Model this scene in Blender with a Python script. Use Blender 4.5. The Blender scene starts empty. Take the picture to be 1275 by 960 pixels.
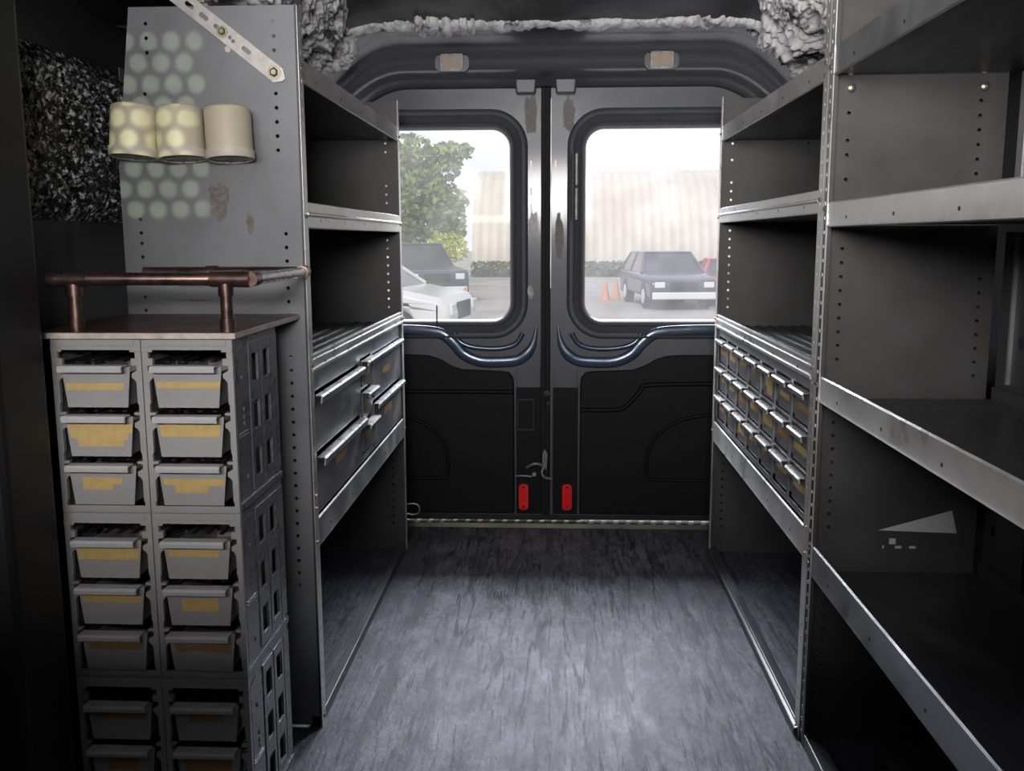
import bpy, bmesh, math, random
from mathutils import Vector, Matrix, noise
from mathutils.geometry import tessellate_polygon
random.seed(7)
SC = bpy.context.scene
COL = SC.collection
R = math.radians
# ---------------------------------------------------------------- camera
cam_d = bpy.data.cameras.new('camera')
cam = bpy.data.objects.new('camera', cam_d)
COL.objects.link(cam)
cam_d.sensor_width = 36.0
cam_d.lens = 36.0 * 1180.0 / 1275.0
cam_d.clip_start = 0.02
cam_d.clip_end = 400
d = Vector((0.0470, -0.1551, 1.0)).normalized()            # the aisle direction seen by the camera (x right, y down, z in)
dn = Vector((0.0033, 1.0, 0)); dn.z = -(d.x * dn.x + d.y * dn.y) / d.z; dn.normalize()
up = -dn; xr = d.cross(up)
rows = [xr, d, up]
def w_of(v): return Vector((rows[0].dot(v), rows[1].dot(v), rows[2].dot(v)))
cx, cy, cz = w_of(Vector((1, 0, 0))), w_of(Vector((0, -1, 0))), w_of(Vector((0, 0, -1)))
cam.matrix_world = Matrix(((cx.x, cy.x, cz.x, 0), (cx.y, cy.y, cz.y, 0), (cx.z, cy.z, cz.z, 1.14), (0, 0, 0, 1)))
SC.camera = cam
# ---------------------------------------------------------------- view, world, lights
SC.view_settings.view_transform = 'Standard'
SC.view_settings.look = 'None'
SC.view_settings.gamma = 1
SC.view_settings.use_curve_mapping = False
SC.view_settings.exposure = 0.18
W = bpy.data.worlds.new('world'); SC.world = W; W.use_nodes = True
wn = W.node_tree; bg = wn.nodes['Background']
bg.inputs['Color'].default_value = (0.93, 0.95, 1.0, 1)
bg.inputs['Strength'].default_value = 0.76
def light(name, kind, loc, target, energy, color=(1, 1, 1), **kw):
    l = bpy.data.lights.new(name, kind); o = bpy.data.objects.new(name, l); COL.objects.link(o)
    o.location = loc
    o.rotation_euler = (Vector(target) - Vector(loc)).to_track_quat('-Z', 'Y').to_euler()
    l.energy = energy; l.color = color
    for k, v in kw.items(): setattr(l, k, v)
    return o
light('windscreen_daylight', 'AREA', (-0.30, -1.02, 1.42), (-0.30, 2.6, 1.15), 150, (1.0, 0.97, 0.95), shape='RECTANGLE', size=1.15, size_y=0.62)
light('rear_window_daylight', 'AREA', (0.0, 5.7, 2.62), (0.0, 1.6, 0.0), 350, (0.88, 0.92, 1.0), shape='RECTANGLE', size=2.8, size_y=1.1)
light('sun', 'SUN', (0, -5, 8), (1.5, 0, 4.5), 1.5, (1.0, 0.95, 0.86), angle=R(0.6))
light('sunbeam_in_cab', 'SPOT', (-0.48, -0.95, 1.62), (-0.95, 2.07, 1.39), 150, (0.90, 1.0, 0.66), spot_size=R(11.5), spot_blend=0.35, shadow_soft_size=0.003)

# ---------------------------------------------------------------- materials
def mat(name, color, rough=0.5, metal=0.0, var=None, scale=20, bump=0.0, bscale=60, coat=0.0, spec=0.5, stretch=(1, 1, 1), rvar=0.0):
    m = bpy.data.materials.new(name); m.use_nodes = True
    nt = m.node_tree; p = nt.nodes['Principled BSDF']
    p.inputs['Base Color'].default_value = (*color, 1)
    p.inputs['Roughness'].default_value = rough
    p.inputs['Metallic'].default_value = metal
    p.inputs['Coat Weight'].default_value = coat
    p.inputs['Coat Roughness'].default_value = 0.12
    p.inputs['Specular IOR Level'].default_value = spec
    tc = nt.nodes.new('ShaderNodeTexCoord'); mp = nt.nodes.new('ShaderNodeMapping')
    mp.inputs['Scale'].default_value = stretch
    nt.links.new(tc.outputs['Object'], mp.inputs['Vector'])
    if var is not None or rvar:
        n = nt.nodes.new('ShaderNodeTexNoise'); n.inputs['Scale'].default_value = scale; n.inputs['Detail'].default_value = 6
        n.inputs['Roughness'].default_value = 0.65
        nt.links.new(mp.outputs['Vector'], n.inputs['Vector'])
        if var is not None:
            cr = nt.nodes.new('ShaderNodeValToRGB')
            cr.color_ramp.elements[0].position = 0.35; cr.color_ramp.elements[0].color = (*var, 1)
            cr.color_ramp.elements[1].position = 0.65; cr.color_ramp.elements[1].color = (*color, 1)
            nt.links.new(n.outputs['Fac'], cr.inputs['Fac']); nt.links.new(cr.outputs['Color'], p.inputs['Base Color'])
        if rvar:
            mr = nt.nodes.new('ShaderNodeMapRange')
            mr.inputs['From Min'].default_value = 0.3; mr.inputs['From Max'].default_value = 0.7
            mr.inputs['To Min'].default_value = max(0.02, rough - rvar); mr.inputs['To Max'].default_value = min(1, rough + rvar)
            nt.links.new(n.outputs['Fac'], mr.inputs['Value']); nt.links.new(mr.outputs['Result'], p.inputs['Roughness'])
    if bump:
        b = nt.nodes.new('ShaderNodeBump'); b.inputs['Strength'].default_value = bump; b.inputs['Distance'].default_value = 0.01
        n2 = nt.nodes.new('ShaderNodeTexNoise'); n2.inputs['Scale'].default_value = bscale; n2.inputs['Detail'].default_value = 4
        nt.links.new(mp.outputs['Vector'], n2.inputs['Vector'])
        nt.links.new(n2.outputs['Fac'], b.inputs['Height']); nt.links.new(b.outputs['Normal'], p.inputs['Normal'])
    return m
M = {}
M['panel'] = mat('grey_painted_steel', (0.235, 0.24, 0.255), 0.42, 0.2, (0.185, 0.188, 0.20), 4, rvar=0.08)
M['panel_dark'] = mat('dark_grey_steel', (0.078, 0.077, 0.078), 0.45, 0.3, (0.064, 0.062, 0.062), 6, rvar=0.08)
M['shelf'] = mat('shelf_steel', (0.12, 0.12, 0.13), 0.38, 0.55, (0.08, 0.08, 0.085), 9, rvar=0.12, stretch=(1, 0.3, 1))
M['lip'] = mat('bright_galvanised_steel', (0.72, 0.71, 0.69), 0.36, 0.45, (0.56, 0.55, 0.53), 9, rvar=0.12)
M['lip_dull'] = mat('dull_galvanised_steel', (0.38, 0.38, 0.39), 0.42, 0.6, (0.27, 0.27, 0.28), 9, rvar=0.12)
M['drawer_steel'] = mat('scuffed_drawer_steel', (0.30, 0.30, 0.31), 0.42, 0.5, (0.22, 0.22, 0.23), 12, rvar=0.14)
M['handle'] = mat('worn_handle_metal', (0.70, 0.69, 0.69), 0.32, 0.65, (0.55, 0.55, 0.55), 30, rvar=0.1)
M['plastic'] = mat('grey_bin_plastic', (0.37, 0.355, 0.36), 0.42, 0.0, (0.33, 0.32, 0.325), 12, rvar=0.08)
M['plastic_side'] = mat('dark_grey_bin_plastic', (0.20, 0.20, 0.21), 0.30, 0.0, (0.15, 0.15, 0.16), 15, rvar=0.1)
M['plastic_light'] = mat('pale_bin_plastic', (0.60, 0.59, 0.61), 0.38, 0.0, (0.52, 0.51, 0.53), 30)
M['black'] = mat('black_plastic_and_gap_shade', (0.012, 0.012, 0.013), 0.5)
M['trim'] = mat('matte_black_trim', (0.005, 0.005, 0.005), 0.6, bump=0.08, bscale=300, spec=0.25)
M['rubber'] = mat('black_rubber', (0.016, 0.016, 0.018), 0.5)
M['gasket'] = mat('grey_window_gasket', (0.075, 0.072, 0.078), 0.45)
M['navy'] = mat('navy_car_paint', (0.060, 0.085, 0.130), 0.28, 0.5, coat=0.9)
M['greypaint'] = mat('dark_primer_paint', (0.085, 0.088, 0.105), 0.46, 0.2, (0.07, 0.073, 0.088), 5, coat=0.4)
M['header'] = mat('dark_header_paint', (0.085, 0.085, 0.095), 0.32, 0.2, coat=0.4)
M['blackpaint'] = mat('black_sprayed_paint', (0.007, 0.007, 0.0075), 0.5, 0.0, bump=0.3, bscale=25)
M['wallblack'] = mat('black_wall_lining', (0.005, 0.005, 0.0055), 0.55)
M['tape'] = mat('masking_tape', (0.62, 0.44, 0.17), 0.6, 0.0, (0.50, 0.35, 0.14), 60)
M['tape_old'] = mat('aged_masking_tape', (0.42, 0.26, 0.11), 0.6, 0.0, (0.30, 0.18, 0.08), 80)
M['blue'] = mat('blue_sticker', (0.10, 0.19, 0.34), 0.45)
M['cup'] = mat('cream_plastic', (0.62, 0.56, 0.43), 0.5, 0.0, (0.56, 0.50, 0.37), 8)
M['cup_cap'] = mat('cream_cap_plastic', (0.66, 0.62, 0.52), 0.5, 0.0, (0.58, 0.53, 0.43), 30)
M['cup_base'] = mat('grey_cap_base', (0.34, 0.34, 0.31), 0.5, 0.0, (0.22, 0.22, 0.2), 40)
M['copper'] = mat('tarnished_copper', (0.22, 0.140, 0.120), 0.34, 0.85, (0.10, 0.066, 0.058), 25, rvar=0.1)
M['zinc'] = mat('zinc_pipe', (0.62, 0.60, 0.58), 0.3, 0.9, (0.42, 0.38, 0.35), 30, rvar=0.1)
M['boardtop'] = mat('brown_stained_board', (0.11, 0.052, 0.038), 0.36, 0.0, (0.06, 0.03, 0.024), 14, rvar=0.1)
M['boardedge'] = mat('worn_board_edge', (0.66, 0.61, 0.57), 0.6, 0.0, (0.46, 0.37, 0.31), 40)
M['strap'] = mat('strap_aluminium', (0.60, 0.57, 0.55), 0.42, 0.5, (0.45, 0.43, 0.41), 30)
M['bolt'] = mat('brass_bolt', (0.42, 0.38, 0.28), 0.35, 0.9)
M['bare'] = mat('bare_scuffed_metal', (0.34, 0.33, 0.33), 0.5, 0.4, (0.14, 0.13, 0.13), 70)
M['rust'] = mat('rusty_scuff', (0.12, 0.095, 0.085), 0.6, 0.0, (0.22, 0.205, 0.20), 110)
M['red'] = mat('red_reflector', (1.0, 0.0, 0.004), 0.25, 0.0, coat=0.6)
M['lens'] = mat('amber_grey_lens', (0.36, 0.27, 0.20), 0.35, 0.0, (0.30, 0.23, 0.19), 30)
M['sticker'] = mat('silver_reflective_sheet', (0.62, 0.62, 0.63), 0.5, 0.1, (0.5, 0.5, 0.51), 200)
M['sill'] = mat('worn_sill_metal', (0.13, 0.11, 0.08), 0.45, 0.4, (0.03, 0.028, 0.022), 3)
M['wire'] = mat('steel_wire', (0.45, 0.45, 0.46), 0.35, 0.8)
# spray foam: pale grey lumps with black overspray in the hollows
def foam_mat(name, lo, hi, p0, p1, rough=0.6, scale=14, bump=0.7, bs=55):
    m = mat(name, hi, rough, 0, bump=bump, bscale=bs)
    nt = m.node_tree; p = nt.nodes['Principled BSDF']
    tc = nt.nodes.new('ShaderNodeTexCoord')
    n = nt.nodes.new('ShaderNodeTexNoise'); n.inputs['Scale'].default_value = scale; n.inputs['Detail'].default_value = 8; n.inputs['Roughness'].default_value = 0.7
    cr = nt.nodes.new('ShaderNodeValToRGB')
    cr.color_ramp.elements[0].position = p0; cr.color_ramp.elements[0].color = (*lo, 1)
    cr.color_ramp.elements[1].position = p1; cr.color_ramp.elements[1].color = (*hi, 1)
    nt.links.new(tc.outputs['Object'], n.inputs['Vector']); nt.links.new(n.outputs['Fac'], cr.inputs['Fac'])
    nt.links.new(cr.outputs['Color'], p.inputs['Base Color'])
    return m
M['foam'] = foam_mat('grey_spray_foam', (0.10, 0.10, 0.10), (0.62, 0.61, 0.62), 0.36, 0.46)
M['foam_corner'] = foam_mat('patchy_grey_foam', (0.02, 0.02, 0.02), (0.66, 0.66, 0.67), 0.39, 0.49, scale=7)
M['foam_black_glints'] = foam_mat('black_foam_painted_glints', (0.008, 0.008, 0.009), (0.75, 0.75, 0.78), 0.52, 0.60, rough=0.25, scale=75, bump=1.0, bs=60)  # pale specks put into the colour stand in for glints on black foam
M['foam_black_glints'].node_tree.nodes['Bump'].inputs['Distance'].default_value = 0.03

def floor_mat():
    m = mat('scuffed_grey_floor', (0.2, 0.2, 0.24), 0.42, 0.0)
    nt = m.node_tree; p = nt.nodes['Principled BSDF']; L = nt.links
    tc = nt.nodes.new('ShaderNodeTexCoord')
    def noi(sc, st, det=6, dist=0.0, ro=0.6):
        mp = nt.nodes.new('ShaderNodeMapping'); mp.inputs['Scale'].default_value = st
        L.new(tc.outputs['Object'], mp.inputs['Vector'])
        n = nt.nodes.new('ShaderNodeTexNoise'); n.inputs['Scale'].default_value = sc; n.inputs['Detail'].default_value = det
        n.inputs['Distortion'].default_value = dist; n.inputs['Roughness'].default_value = ro
        L.new(mp.outputs['Vector'], n.inputs['Vector']); return n.outputs['Fac']
    def rng(src, a, b, c=0.0, e=1.0):
        r = nt.nodes.new('ShaderNodeMapRange'); r.inputs['From Min'].default_value = a; r.inputs['From Max'].default_value = b
        r.inputs['To Min'].default_value = c; r.inputs['To Max'].default_value = e; L.new(src, r.inputs['Value']); return r.outputs['Result']
    def mix(f, a, b):
        x = nt.nodes.new('ShaderNodeMix'); x.data_type = 'RGBA'
        L.new(f, x.inputs[0])
        for i, v in ((6, a), (7, b)):
            if isinstance(v, tuple): x.inputs[i].default_value = (*v, 1)
            else: L.new(v, x.inputs[i])
        return x.outputs[2]
    def mul(a, b):
        x = nt.nodes.new('ShaderNodeMath'); x.operation = 'MULTIPLY'; L.new(a, x.inputs[0]); L.new(b, x.inputs[1]); return x.outputs[0]
    big = rng(noi(2.2, (1, 0.6, 1), 5), 0.35, 0.68)
    base = mix(big, (0.22, 0.22, 0.262), (0.43, 0.43, 0.475))
    fine = rng(noi(90, (1, 0.5, 1), 5, ro=0.8), 0.38, 0.62)
    base = mix(fine, mix(big, (0.14, 0.14, 0.175), (0.25, 0.25, 0.29)), base)
    # mottling, and less worn blue-black speckle towards the shelves
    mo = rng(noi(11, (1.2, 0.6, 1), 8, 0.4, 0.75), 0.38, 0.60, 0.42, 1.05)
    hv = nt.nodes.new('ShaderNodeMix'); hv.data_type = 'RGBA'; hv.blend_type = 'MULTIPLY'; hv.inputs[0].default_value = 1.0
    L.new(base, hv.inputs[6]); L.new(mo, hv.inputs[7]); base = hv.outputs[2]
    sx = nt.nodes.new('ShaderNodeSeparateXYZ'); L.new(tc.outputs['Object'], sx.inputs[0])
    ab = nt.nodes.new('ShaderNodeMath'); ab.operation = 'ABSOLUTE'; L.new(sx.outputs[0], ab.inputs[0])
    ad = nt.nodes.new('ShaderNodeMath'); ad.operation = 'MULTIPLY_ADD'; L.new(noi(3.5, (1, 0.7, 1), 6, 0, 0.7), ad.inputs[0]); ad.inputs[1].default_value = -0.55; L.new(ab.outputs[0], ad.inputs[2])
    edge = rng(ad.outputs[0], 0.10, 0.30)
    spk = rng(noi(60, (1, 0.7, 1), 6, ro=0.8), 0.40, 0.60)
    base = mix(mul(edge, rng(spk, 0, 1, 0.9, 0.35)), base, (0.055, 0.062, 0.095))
    # rubbed streaks running with the aisle
    st = rng(noi(5.5, (3.6, 0.36, 1), 9, 0.5, 0.78), 0.50, 0.57)
    stm = rng(noi(1.7, (1.5, 0.8, 1), 3), 0.34, 0.50, 0.0, 0.85)
    base = mix(mul(st, stm), base, (0.055, 0.055, 0.068))
    fl = rng(noi(9, (9.0, 0.75, 1), 7, 0.3, 0.75), 0.53, 0.585)
    flm = rng(noi(2.3, (1.3, 0.7, 1), 4), 0.40, 0.52, 0.1, 0.95)
    base = mix(mul(fl, flm), base, (0.030, 0.030, 0.038))
    # thin cracks
    mp = nt.nodes.new('ShaderNodeMapping'); mp.inputs['Scale'].default_value = (8.0, 0.55, 1)
    L.new(tc.outputs['Object'], mp.inputs['Vector'])
    va = nt.nodes.new('ShaderNodeVectorMath'); va.operation = 'ADD'
    dnz = nt.nodes.new('ShaderNodeTexNoise'); dnz.inputs['Scale'].default_value = 2.6; dnz.inputs['Detail'].default_value = 5
    L.new(mp.outputs['Vector'], dnz.inputs['Vector']); L.new(mp.outputs['Vector'], va.inputs[0]); 
    vs = nt.nodes.new('ShaderNodeVectorMath'); vs.operation = 'SCALE'; vs.inputs['Scale'].default_value = 0.55
    L.new(dnz.outputs['Color'], vs.inputs[0]); L.new(vs.outputs[0], va.inputs[1])
    vo = nt.nodes.new('ShaderNodeTexVoronoi'); vo.feature = 'DISTANCE_TO_EDGE'; vo.inputs['Scale'].default_value = 1.7
    L.new(va.outputs[0], vo.inputs['Vector'])
    cr = rng(vo.outputs['Distance'], 0.010, 0.028, 1.0, 0.0)
    crm = rng(noi(4.2, (1.2, 0.7, 1), 3), 0.46, 0.54)
    base = mix(mul(cr, crm), base, (0.022, 0.022, 0.028))
    # short nicks across
    nk = rng(noi(26, (0.9, 1.7, 1), 4, 1.5, 0.7), 0.66, 0.71, 0, 0.85)
    base = mix(nk, base, (0.035, 0.035, 0.042))
    L.new(base, p.inputs['Base Color'])
    L.new(rng(big, 0, 1, 0.62, 0.50), p.inputs['Roughness'])
    b = nt.nodes.new('ShaderNodeBump'); b.inputs['Strength'].default_value = 0.25; b.inputs['Distance'].default_value = 0.004
    L.new(fine, b.inputs['Height']); L.new(b.outputs['Normal'], p.inputs['Normal'])
    return m
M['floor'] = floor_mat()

def glass_mat(name, veil, tint):
    m = bpy.data.materials.new(name); m.use_nodes = True; nt = m.node_tree
    for n in list(nt.nodes): nt.nodes.remove(n)
    out = nt.nodes.new('ShaderNodeOutputMaterial')
    tr = nt.nodes.new('ShaderNodeBsdfTransparent'); tr.inputs['Color'].default_value = (0.97, 0.97, 0.98, 1)
    tl = nt.nodes.new('ShaderNodeBsdfTranslucent'); tl.inputs['Color'].default_value = (*tint, 1)
    gl = nt.nodes.new('ShaderNodeBsdfGlossy'); gl.inputs['Roughness'].default_value = 0.05
    tc = nt.nodes.new('ShaderNodeTexCoord')
    n = nt.nodes.new('ShaderNodeTexNoise'); n.inputs['Scale'].default_value = 7; n.inputs['Detail'].default_value = 7
    r = nt.nodes.new('ShaderNodeMapRange'); r.inputs['From Min'].default_value = 0.3; r.inputs['From Max'].default_value = 0.75
    r.inputs['To Min'].default_value = veil * 0.7; r.inputs['To Max'].default_value = min(1, veil * 1.5)
    nt.links.new(tc.outputs['Object'], n.inputs['Vector']); nt.links.new(n.outputs['Fac'], r.inputs['Value'])
    mx = nt.nodes.new('ShaderNodeMixShader'); nt.links.new(r.outputs['Result'], mx.inputs[0])
    nt.links.new(tr.outputs[0], mx.inputs[1]); nt.links.new(tl.outputs[0], mx.inputs[2])
    m2 = nt.nodes.new('ShaderNodeMixShader'); m2.inputs[0].default_value = 0.006
    nt.links.new(mx.outputs[0], m2.inputs[1]); nt.links.new(gl.outputs[0], m2.inputs[2])
    nt.links.new(m2.outputs[0], out.inputs['Surface'])
    return m
M['glass_l'] = glass_mat('dusty_glass', 0.025, (1.0, 0.98, 0.92))
M['glass_r'] = glass_mat('hazy_dusty_glass', 0.036, (1.0, 0.96, 0.98))

# ---------------------------------------------------------------- mesh helper
class B:
    def __init__(self): self.bm = bmesh.new()
    def box(self, x0, x1, y0, y1, z0, z1):
        v = [self.bm.verts.new((x, y, z)) for z in (z0, z1) for y in (y0, y1) for x in (x0, x1)]
        for f in ((0, 2, 3, 1), (4, 5, 7, 6), (0, 1, 5, 4), (2, 6, 7, 3), (0, 4, 6, 2), (1, 3, 7, 5)):
            self.bm.faces.new([v[i] for i in f])
        return self
    def prism(self, outline, holes, o, U, V, T):
        """flat outline with holes in the U,V plane at o, extruded by vector T"""
        o, U, V, T = Vector(o), Vector(U), Vector(V), Vector(T)
        loops = [list(outline)] + [list(h) for h in (holes or [])]
        tris = tessellate_polygon([[Vector((a, b, 0)) for a, b in l] for l in loops])
        flat = [p for l in loops for p in l]
        a = [self.bm.verts.new(o + U * p[0] + V * p[1]) for p in flat]
        b = [self.bm.verts.new(o + U * p[0] + V * p[1] + T) for p in flat]
        for t in tris:
            try:
                self.bm.faces.new([a[i] for i in t]); self.bm.faces.new([b[i] for i in reversed(t)])
            except ValueError: pass
        k = 0
        for l in loops:
            n = len(l)
            for i in range(n):
                j = (i + 1) % n
                self.bm.faces.new((a[k + i], a[k + j], b[k + j], b[k + i]))
            k += n
        return self
    def tube(self, pts, r, n=10, cap=True, flat=1.0, axis=None):
        pts = [Vector(p) for p in pts]; rings = []
        rr = r if isinstance(r, (list, tuple)) else [r] * len(pts)
        prev = None
        for i, p in enumerate(pts):
            t = (pts[min(i + 1, len(pts) - 1)] - pts[max(i - 1, 0)]).normalized()
            if prev is None:
                a = Vector(axis) if axis else (Vector((0, 0, 1)) if abs(t.z) < 0.9 else Vector((1, 0, 0)))
                e = (a - t * a.dot(t)).normalized()
            else:
                e = (prev - t * prev.dot(t)).normalized()
            prev = e; f = t.cross(e)
            rings.append([self.bm.verts.new(p + (e * math.cos(2 * math.pi * k / n) * flat + f * math.sin(2 * math.pi * k / n)) * rr[i]) for k in range(n)])
        for i in range(len(rings) - 1):
            for k in range(n):
                self.bm.faces.new((rings[i][k], rings[i][(k + 1) % n], rings[i + 1][(k + 1) % n], rings[i + 1][k]))
        if cap:
            self.bm.faces.new(list(reversed(rings[0]))); self.bm.faces.new(rings[-1])
        return self
    def cyl(self, p0, p1, r, n=16): return self.tube([p0, p1], r, n)
    def lathe(self, prof, c, n=32, ang=0.0):
        rings = []
        for r, z in prof:
            rings.append([self.bm.verts.new((c[0] + max(r, 1e-5) * math.cos(2 * math.pi * k / n), c[1] + max(r, 1e-5) * math.sin(2 * math.pi * k / n), c[2] + z)) for k in range(n)])
        for i in range(len(rings) - 1):
            for k in range(n): self.bm.faces.new((rings[i][k], rings[i][(k + 1) % n], rings[i + 1][(k + 1) % n], rings[i + 1][k]))
        return self
    def loft(self, rings, closed=True):
        rs = [[self.bm.verts.new(p) for p in r] for r in rings]
        n = len(rs[0])
        for i in range(len(rs) - 1):
            for k in range(n if closed else n - 1):
                self.bm.faces.new((rs[i][k], rs[i][(k + 1) % n], rs[i + 1][(k + 1) % n], rs[i + 1][k]))
        return self
    def grid(self, fn, nu, nv):
        v = [[self.bm.verts.new(fn(i / nu, j / nv)) for j in range(nv + 1)] for i in range(nu + 1)]
        for i in range(nu):
            for j in range(nv): self.bm.faces.new((v[i][j], v[i + 1][j], v[i + 1][j + 1], v[i][j + 1]))
        return self
def wloc(o):
    v = Vector((0, 0, 0))
    while o: v += o.location; o = o.parent
    return v
def obj(name, b, m, parent=None, bevel=0, smooth=False, world=True, label=None, loc=None):
    """links the builder's mesh as one object; verts are in world metres unless world=False (then local to the parent)"""
    me = bpy.data.meshes.new(name)
    bmesh.ops.recalc_face_normals(b.bm, faces=b.bm.faces)
    off = wloc(parent) if (world and parent) else Vector((0, 0, 0))
    if off.length: bmesh.ops.translate(b.bm, verts=b.bm.verts, vec=-off)
    if smooth:
        for f in b.bm.faces: f.smooth = True
        for e in b.bm.edges:
            if len(e.link_faces) == 2 and e.calc_face_angle(0) > R(smooth if smooth is not True else 38): e.smooth = False
    b.bm.to_mesh(me); b.bm.free()
    if isinstance(m, str): m = M[m]
    me.materials.append(m)
    o = bpy.data.objects.new(name, me); COL.objects.link(o)
    if parent: o.parent = parent
    if loc: o.location = loc
    if label: o['label'] = label
    if bevel:
        md = o.modifiers.new('bevel', 'BEVEL'); md.width = bevel; md.segments = 2; md.limit_method = 'ANGLE'; md.angle_limit = R(40)
    return o
def tag(o, label, cat, group=None, kind=None):
    if label: o['label'] = label
    if cat: o['category'] = cat
    if group: o['group'] = group
    if kind: o['kind'] = kind
    return o
def thing(name, loc, label, cat, group=None, kind=None):
    o = bpy.data.objects.new(name, None); COL.objects.link(o); o.location = loc; o.empty_display_size = 0.1
    return tag(o, label, cat, group, kind)
def struct(o): o['kind'] = 'structure'; return o
def dup(o, parent=None):
    c = o.copy(); COL.objects.link(c); c.parent = parent
    for ch in [x for x in bpy.data.objects if x.parent == o and x != c]: dup(ch, c)
    return c
def split(name, b, m, parent, smooth=40):
    """one object per separate piece of the builder's mesh"""
    seen = set(); res = []
    for v0 in list(b.bm.verts):
        if v0 in seen: continue
        st = [v0]; isl = []
        seen.add(v0)
        while st:
            v = st.pop(); isl.append(v)
            for e in v.link_edges:
                o = e.other_vert(v)
                if o not in seen: seen.add(o); st.append(o)
        nb = B(); mp = {v: nb.bm.verts.new(v.co) for v in isl}
        fs = {f for v in isl for f in v.link_faces}
        for f in fs: nb.bm.faces.new([mp[v] for v in f.verts])
        res.append(obj(name, nb, m, parent, smooth=smooth))
    b.bm.free(); return res
def circ(u, v, r, n=8): return [(u + r * math.cos(2 * math.pi * k / n), v + r * math.sin(2 * math.pi * k / n)) for k in range(n)]
def rrect(x0, x1, z0, z1, r, n=8):
    out = []
    for (cx_, cz_, a0) in ((x1 - r, z1 - r, 0), (x0 + r, z1 - r, 90), (x0 + r, z0 + r, 180), (x1 - r, z0 + r, 270)):
        for k in range(n + 1):
            a = R(a0 + 90 * k / n); out.append((cx_ + r * math.cos(a), cz_ + r * math.sin(a)))
    return out
def bez(pts, n=6):
    """Catmull-Rom through the points"""
    P = [Vector(p) for p in pts]; out = []
    for i in range(len(P) - 1):
        p0, p1, p2, p3 = P[max(i - 1, 0)], P[i], P[i + 1], P[min(i + 2, len(P) - 1)]
        for k in range(n):
            t = k / n
            out.append(0.5 * ((2 * p1) + (p2 - p0) * t + (2 * p0 - 5 * p1 + 4 * p2 - p3) * t * t + (3 * p1 - p0 - 3 * p2 + p3) * t ** 3))
    out.append(P[-1]); return out
X_, Y_, Z_ = (1, 0, 0), (0, 1, 0), (0, 0, 1)
XL, XR = -0.555, 0.567        # aisle faces of the two shelf rows
YN, YF = 2.07, 3.37           # near and far ends of the far units

# ================================================================ SETTING
WL, WR, CEIL = -1.02, 0.985, 1.95
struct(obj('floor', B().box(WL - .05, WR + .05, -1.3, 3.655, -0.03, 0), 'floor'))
struct(obj('wall_left', B().box(WL - .05, WL, -1.3, 3.72, 0, 2.05), 'wallblack'))
struct(obj('wall_right', B().box(WR, WR + .05, -1.3, 3.72, 0, 2.05), 'wallblack'))
def arch(x, k=1.0):
    a = max(0.0, abs(x) - 0.55)
    return k * (-0.02 * x * x - 1.1 * a * a)
b = B()
b.grid(lambda u, v: (WL + (WR - WL) * u, -1.3 + 4.75 * v, CEIL + arch(WL + (WR - WL) * u) + 0.012 * noise.noise(Vector((u * 14, v * 30, 0)))), 60, 120)
o = struct(obj('ceiling', b, 'blackpaint', smooth=True))
md = o.modifiers.new('thick', 'SOLIDIFY'); md.thickness = 0.03; md.offset = 1
# front closing wall with the windscreen opening
b = B(); b.prism([(WL - .05, -.03), (WR + .05, -.03), (WR + .05, 2.05), (WL - .05, 2.05)], [rrect(-0.92, 0.32, 1.07, 1.77, 0.08)], (0, -1.3, 0), X_, Z_, (0, 0.05, 0))
struct(obj('wall_front', b, 'wallblack'))

struct(obj('added_shade_blocker', B().box(WL, WR, -.19, -.15, 0, 1.285), 'wallblack'))  # unseen half-height blocker, added to shade the lower drawer fronts
# rear frame around the doors: header swept along the roof curve
def hdrop(x):
    a = max(0.0, abs(x + 0.0) - 0.56)
    return -2.3 * a * a if a < 0.2 else -0.092 - (a - 0.2) * 0.92
rowsH = [(3.28, 1.93), (3.34, 1.865), (3.42, 1.838), (3.500, 1.822), (3.508, 1.808), (3.515, 1.796), (3.535, 1.79), (3.545, 1.77), (3.55, 1.752), (3.575, 1.738), (3.60, 1.736), (3.63, 1.732), (3.655, 1.722), (3.675, 1.705), (3.69, 1.70)]
b = B(); NX = 60
rings = [[(WL + (WR - WL) * i / NX, y, z + hdrop(WL + (WR - WL) * i / NX)) for i in range(NX + 1)] for y, z in rowsH]
b.loft(rings, closed=False)
o = obj('trim_1', b, 'header', smooth=50); struct(o)
md = o.modifiers.new('thick', 'SOLIDIFY'); md.thickness = 0.004; md.offset = 1
b = B()
b.loft([[(WL + (WR - WL) * i / NX, y, z + hdrop(WL + (WR - WL) * i / NX) * k) for i in range(NX + 1)] for y, z, k in ((3.72, 1.70, 1), (3.72, 2.05, 0.0))], closed=False)
o = obj('trim_2', b, 'header'); struct(o)
md = o.modifiers.new('thick', 'SOLIDIFY'); md.thickness = 0.02
# side jambs
for nm, x0, x1 in (('trim_3', WL, -0.80), ('trim_4', 0.755, WR)):
    struct(obj(nm, B().box(x0, x1, 3.62, 3.74, 0.0, 1.66), 'header', bevel=0.01))

# rear sill
b = B(); b.box(-0.95, 0.93, 3.655, 3.80, -0.03, 0.010)
k = 0
x = -0.9
while x < 0.9:
    b.prism([(0, 0), (0.028, 0), (0.048, 0.10), (0.02, 0.10)], None, (x, 3.685, 0.010), X_, Y_, (0, 0, 0.003)); x += 0.05
b.prism([(0, 0), (0.02, 0), (0.02, 0.014), (0.006, 0.018)], None, (-0.95, 3.645, 0.0), Y_, Z_, (1.88, 0, 0))
struct(obj('trim_5', b, 'sill', bevel=0.001))

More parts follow.
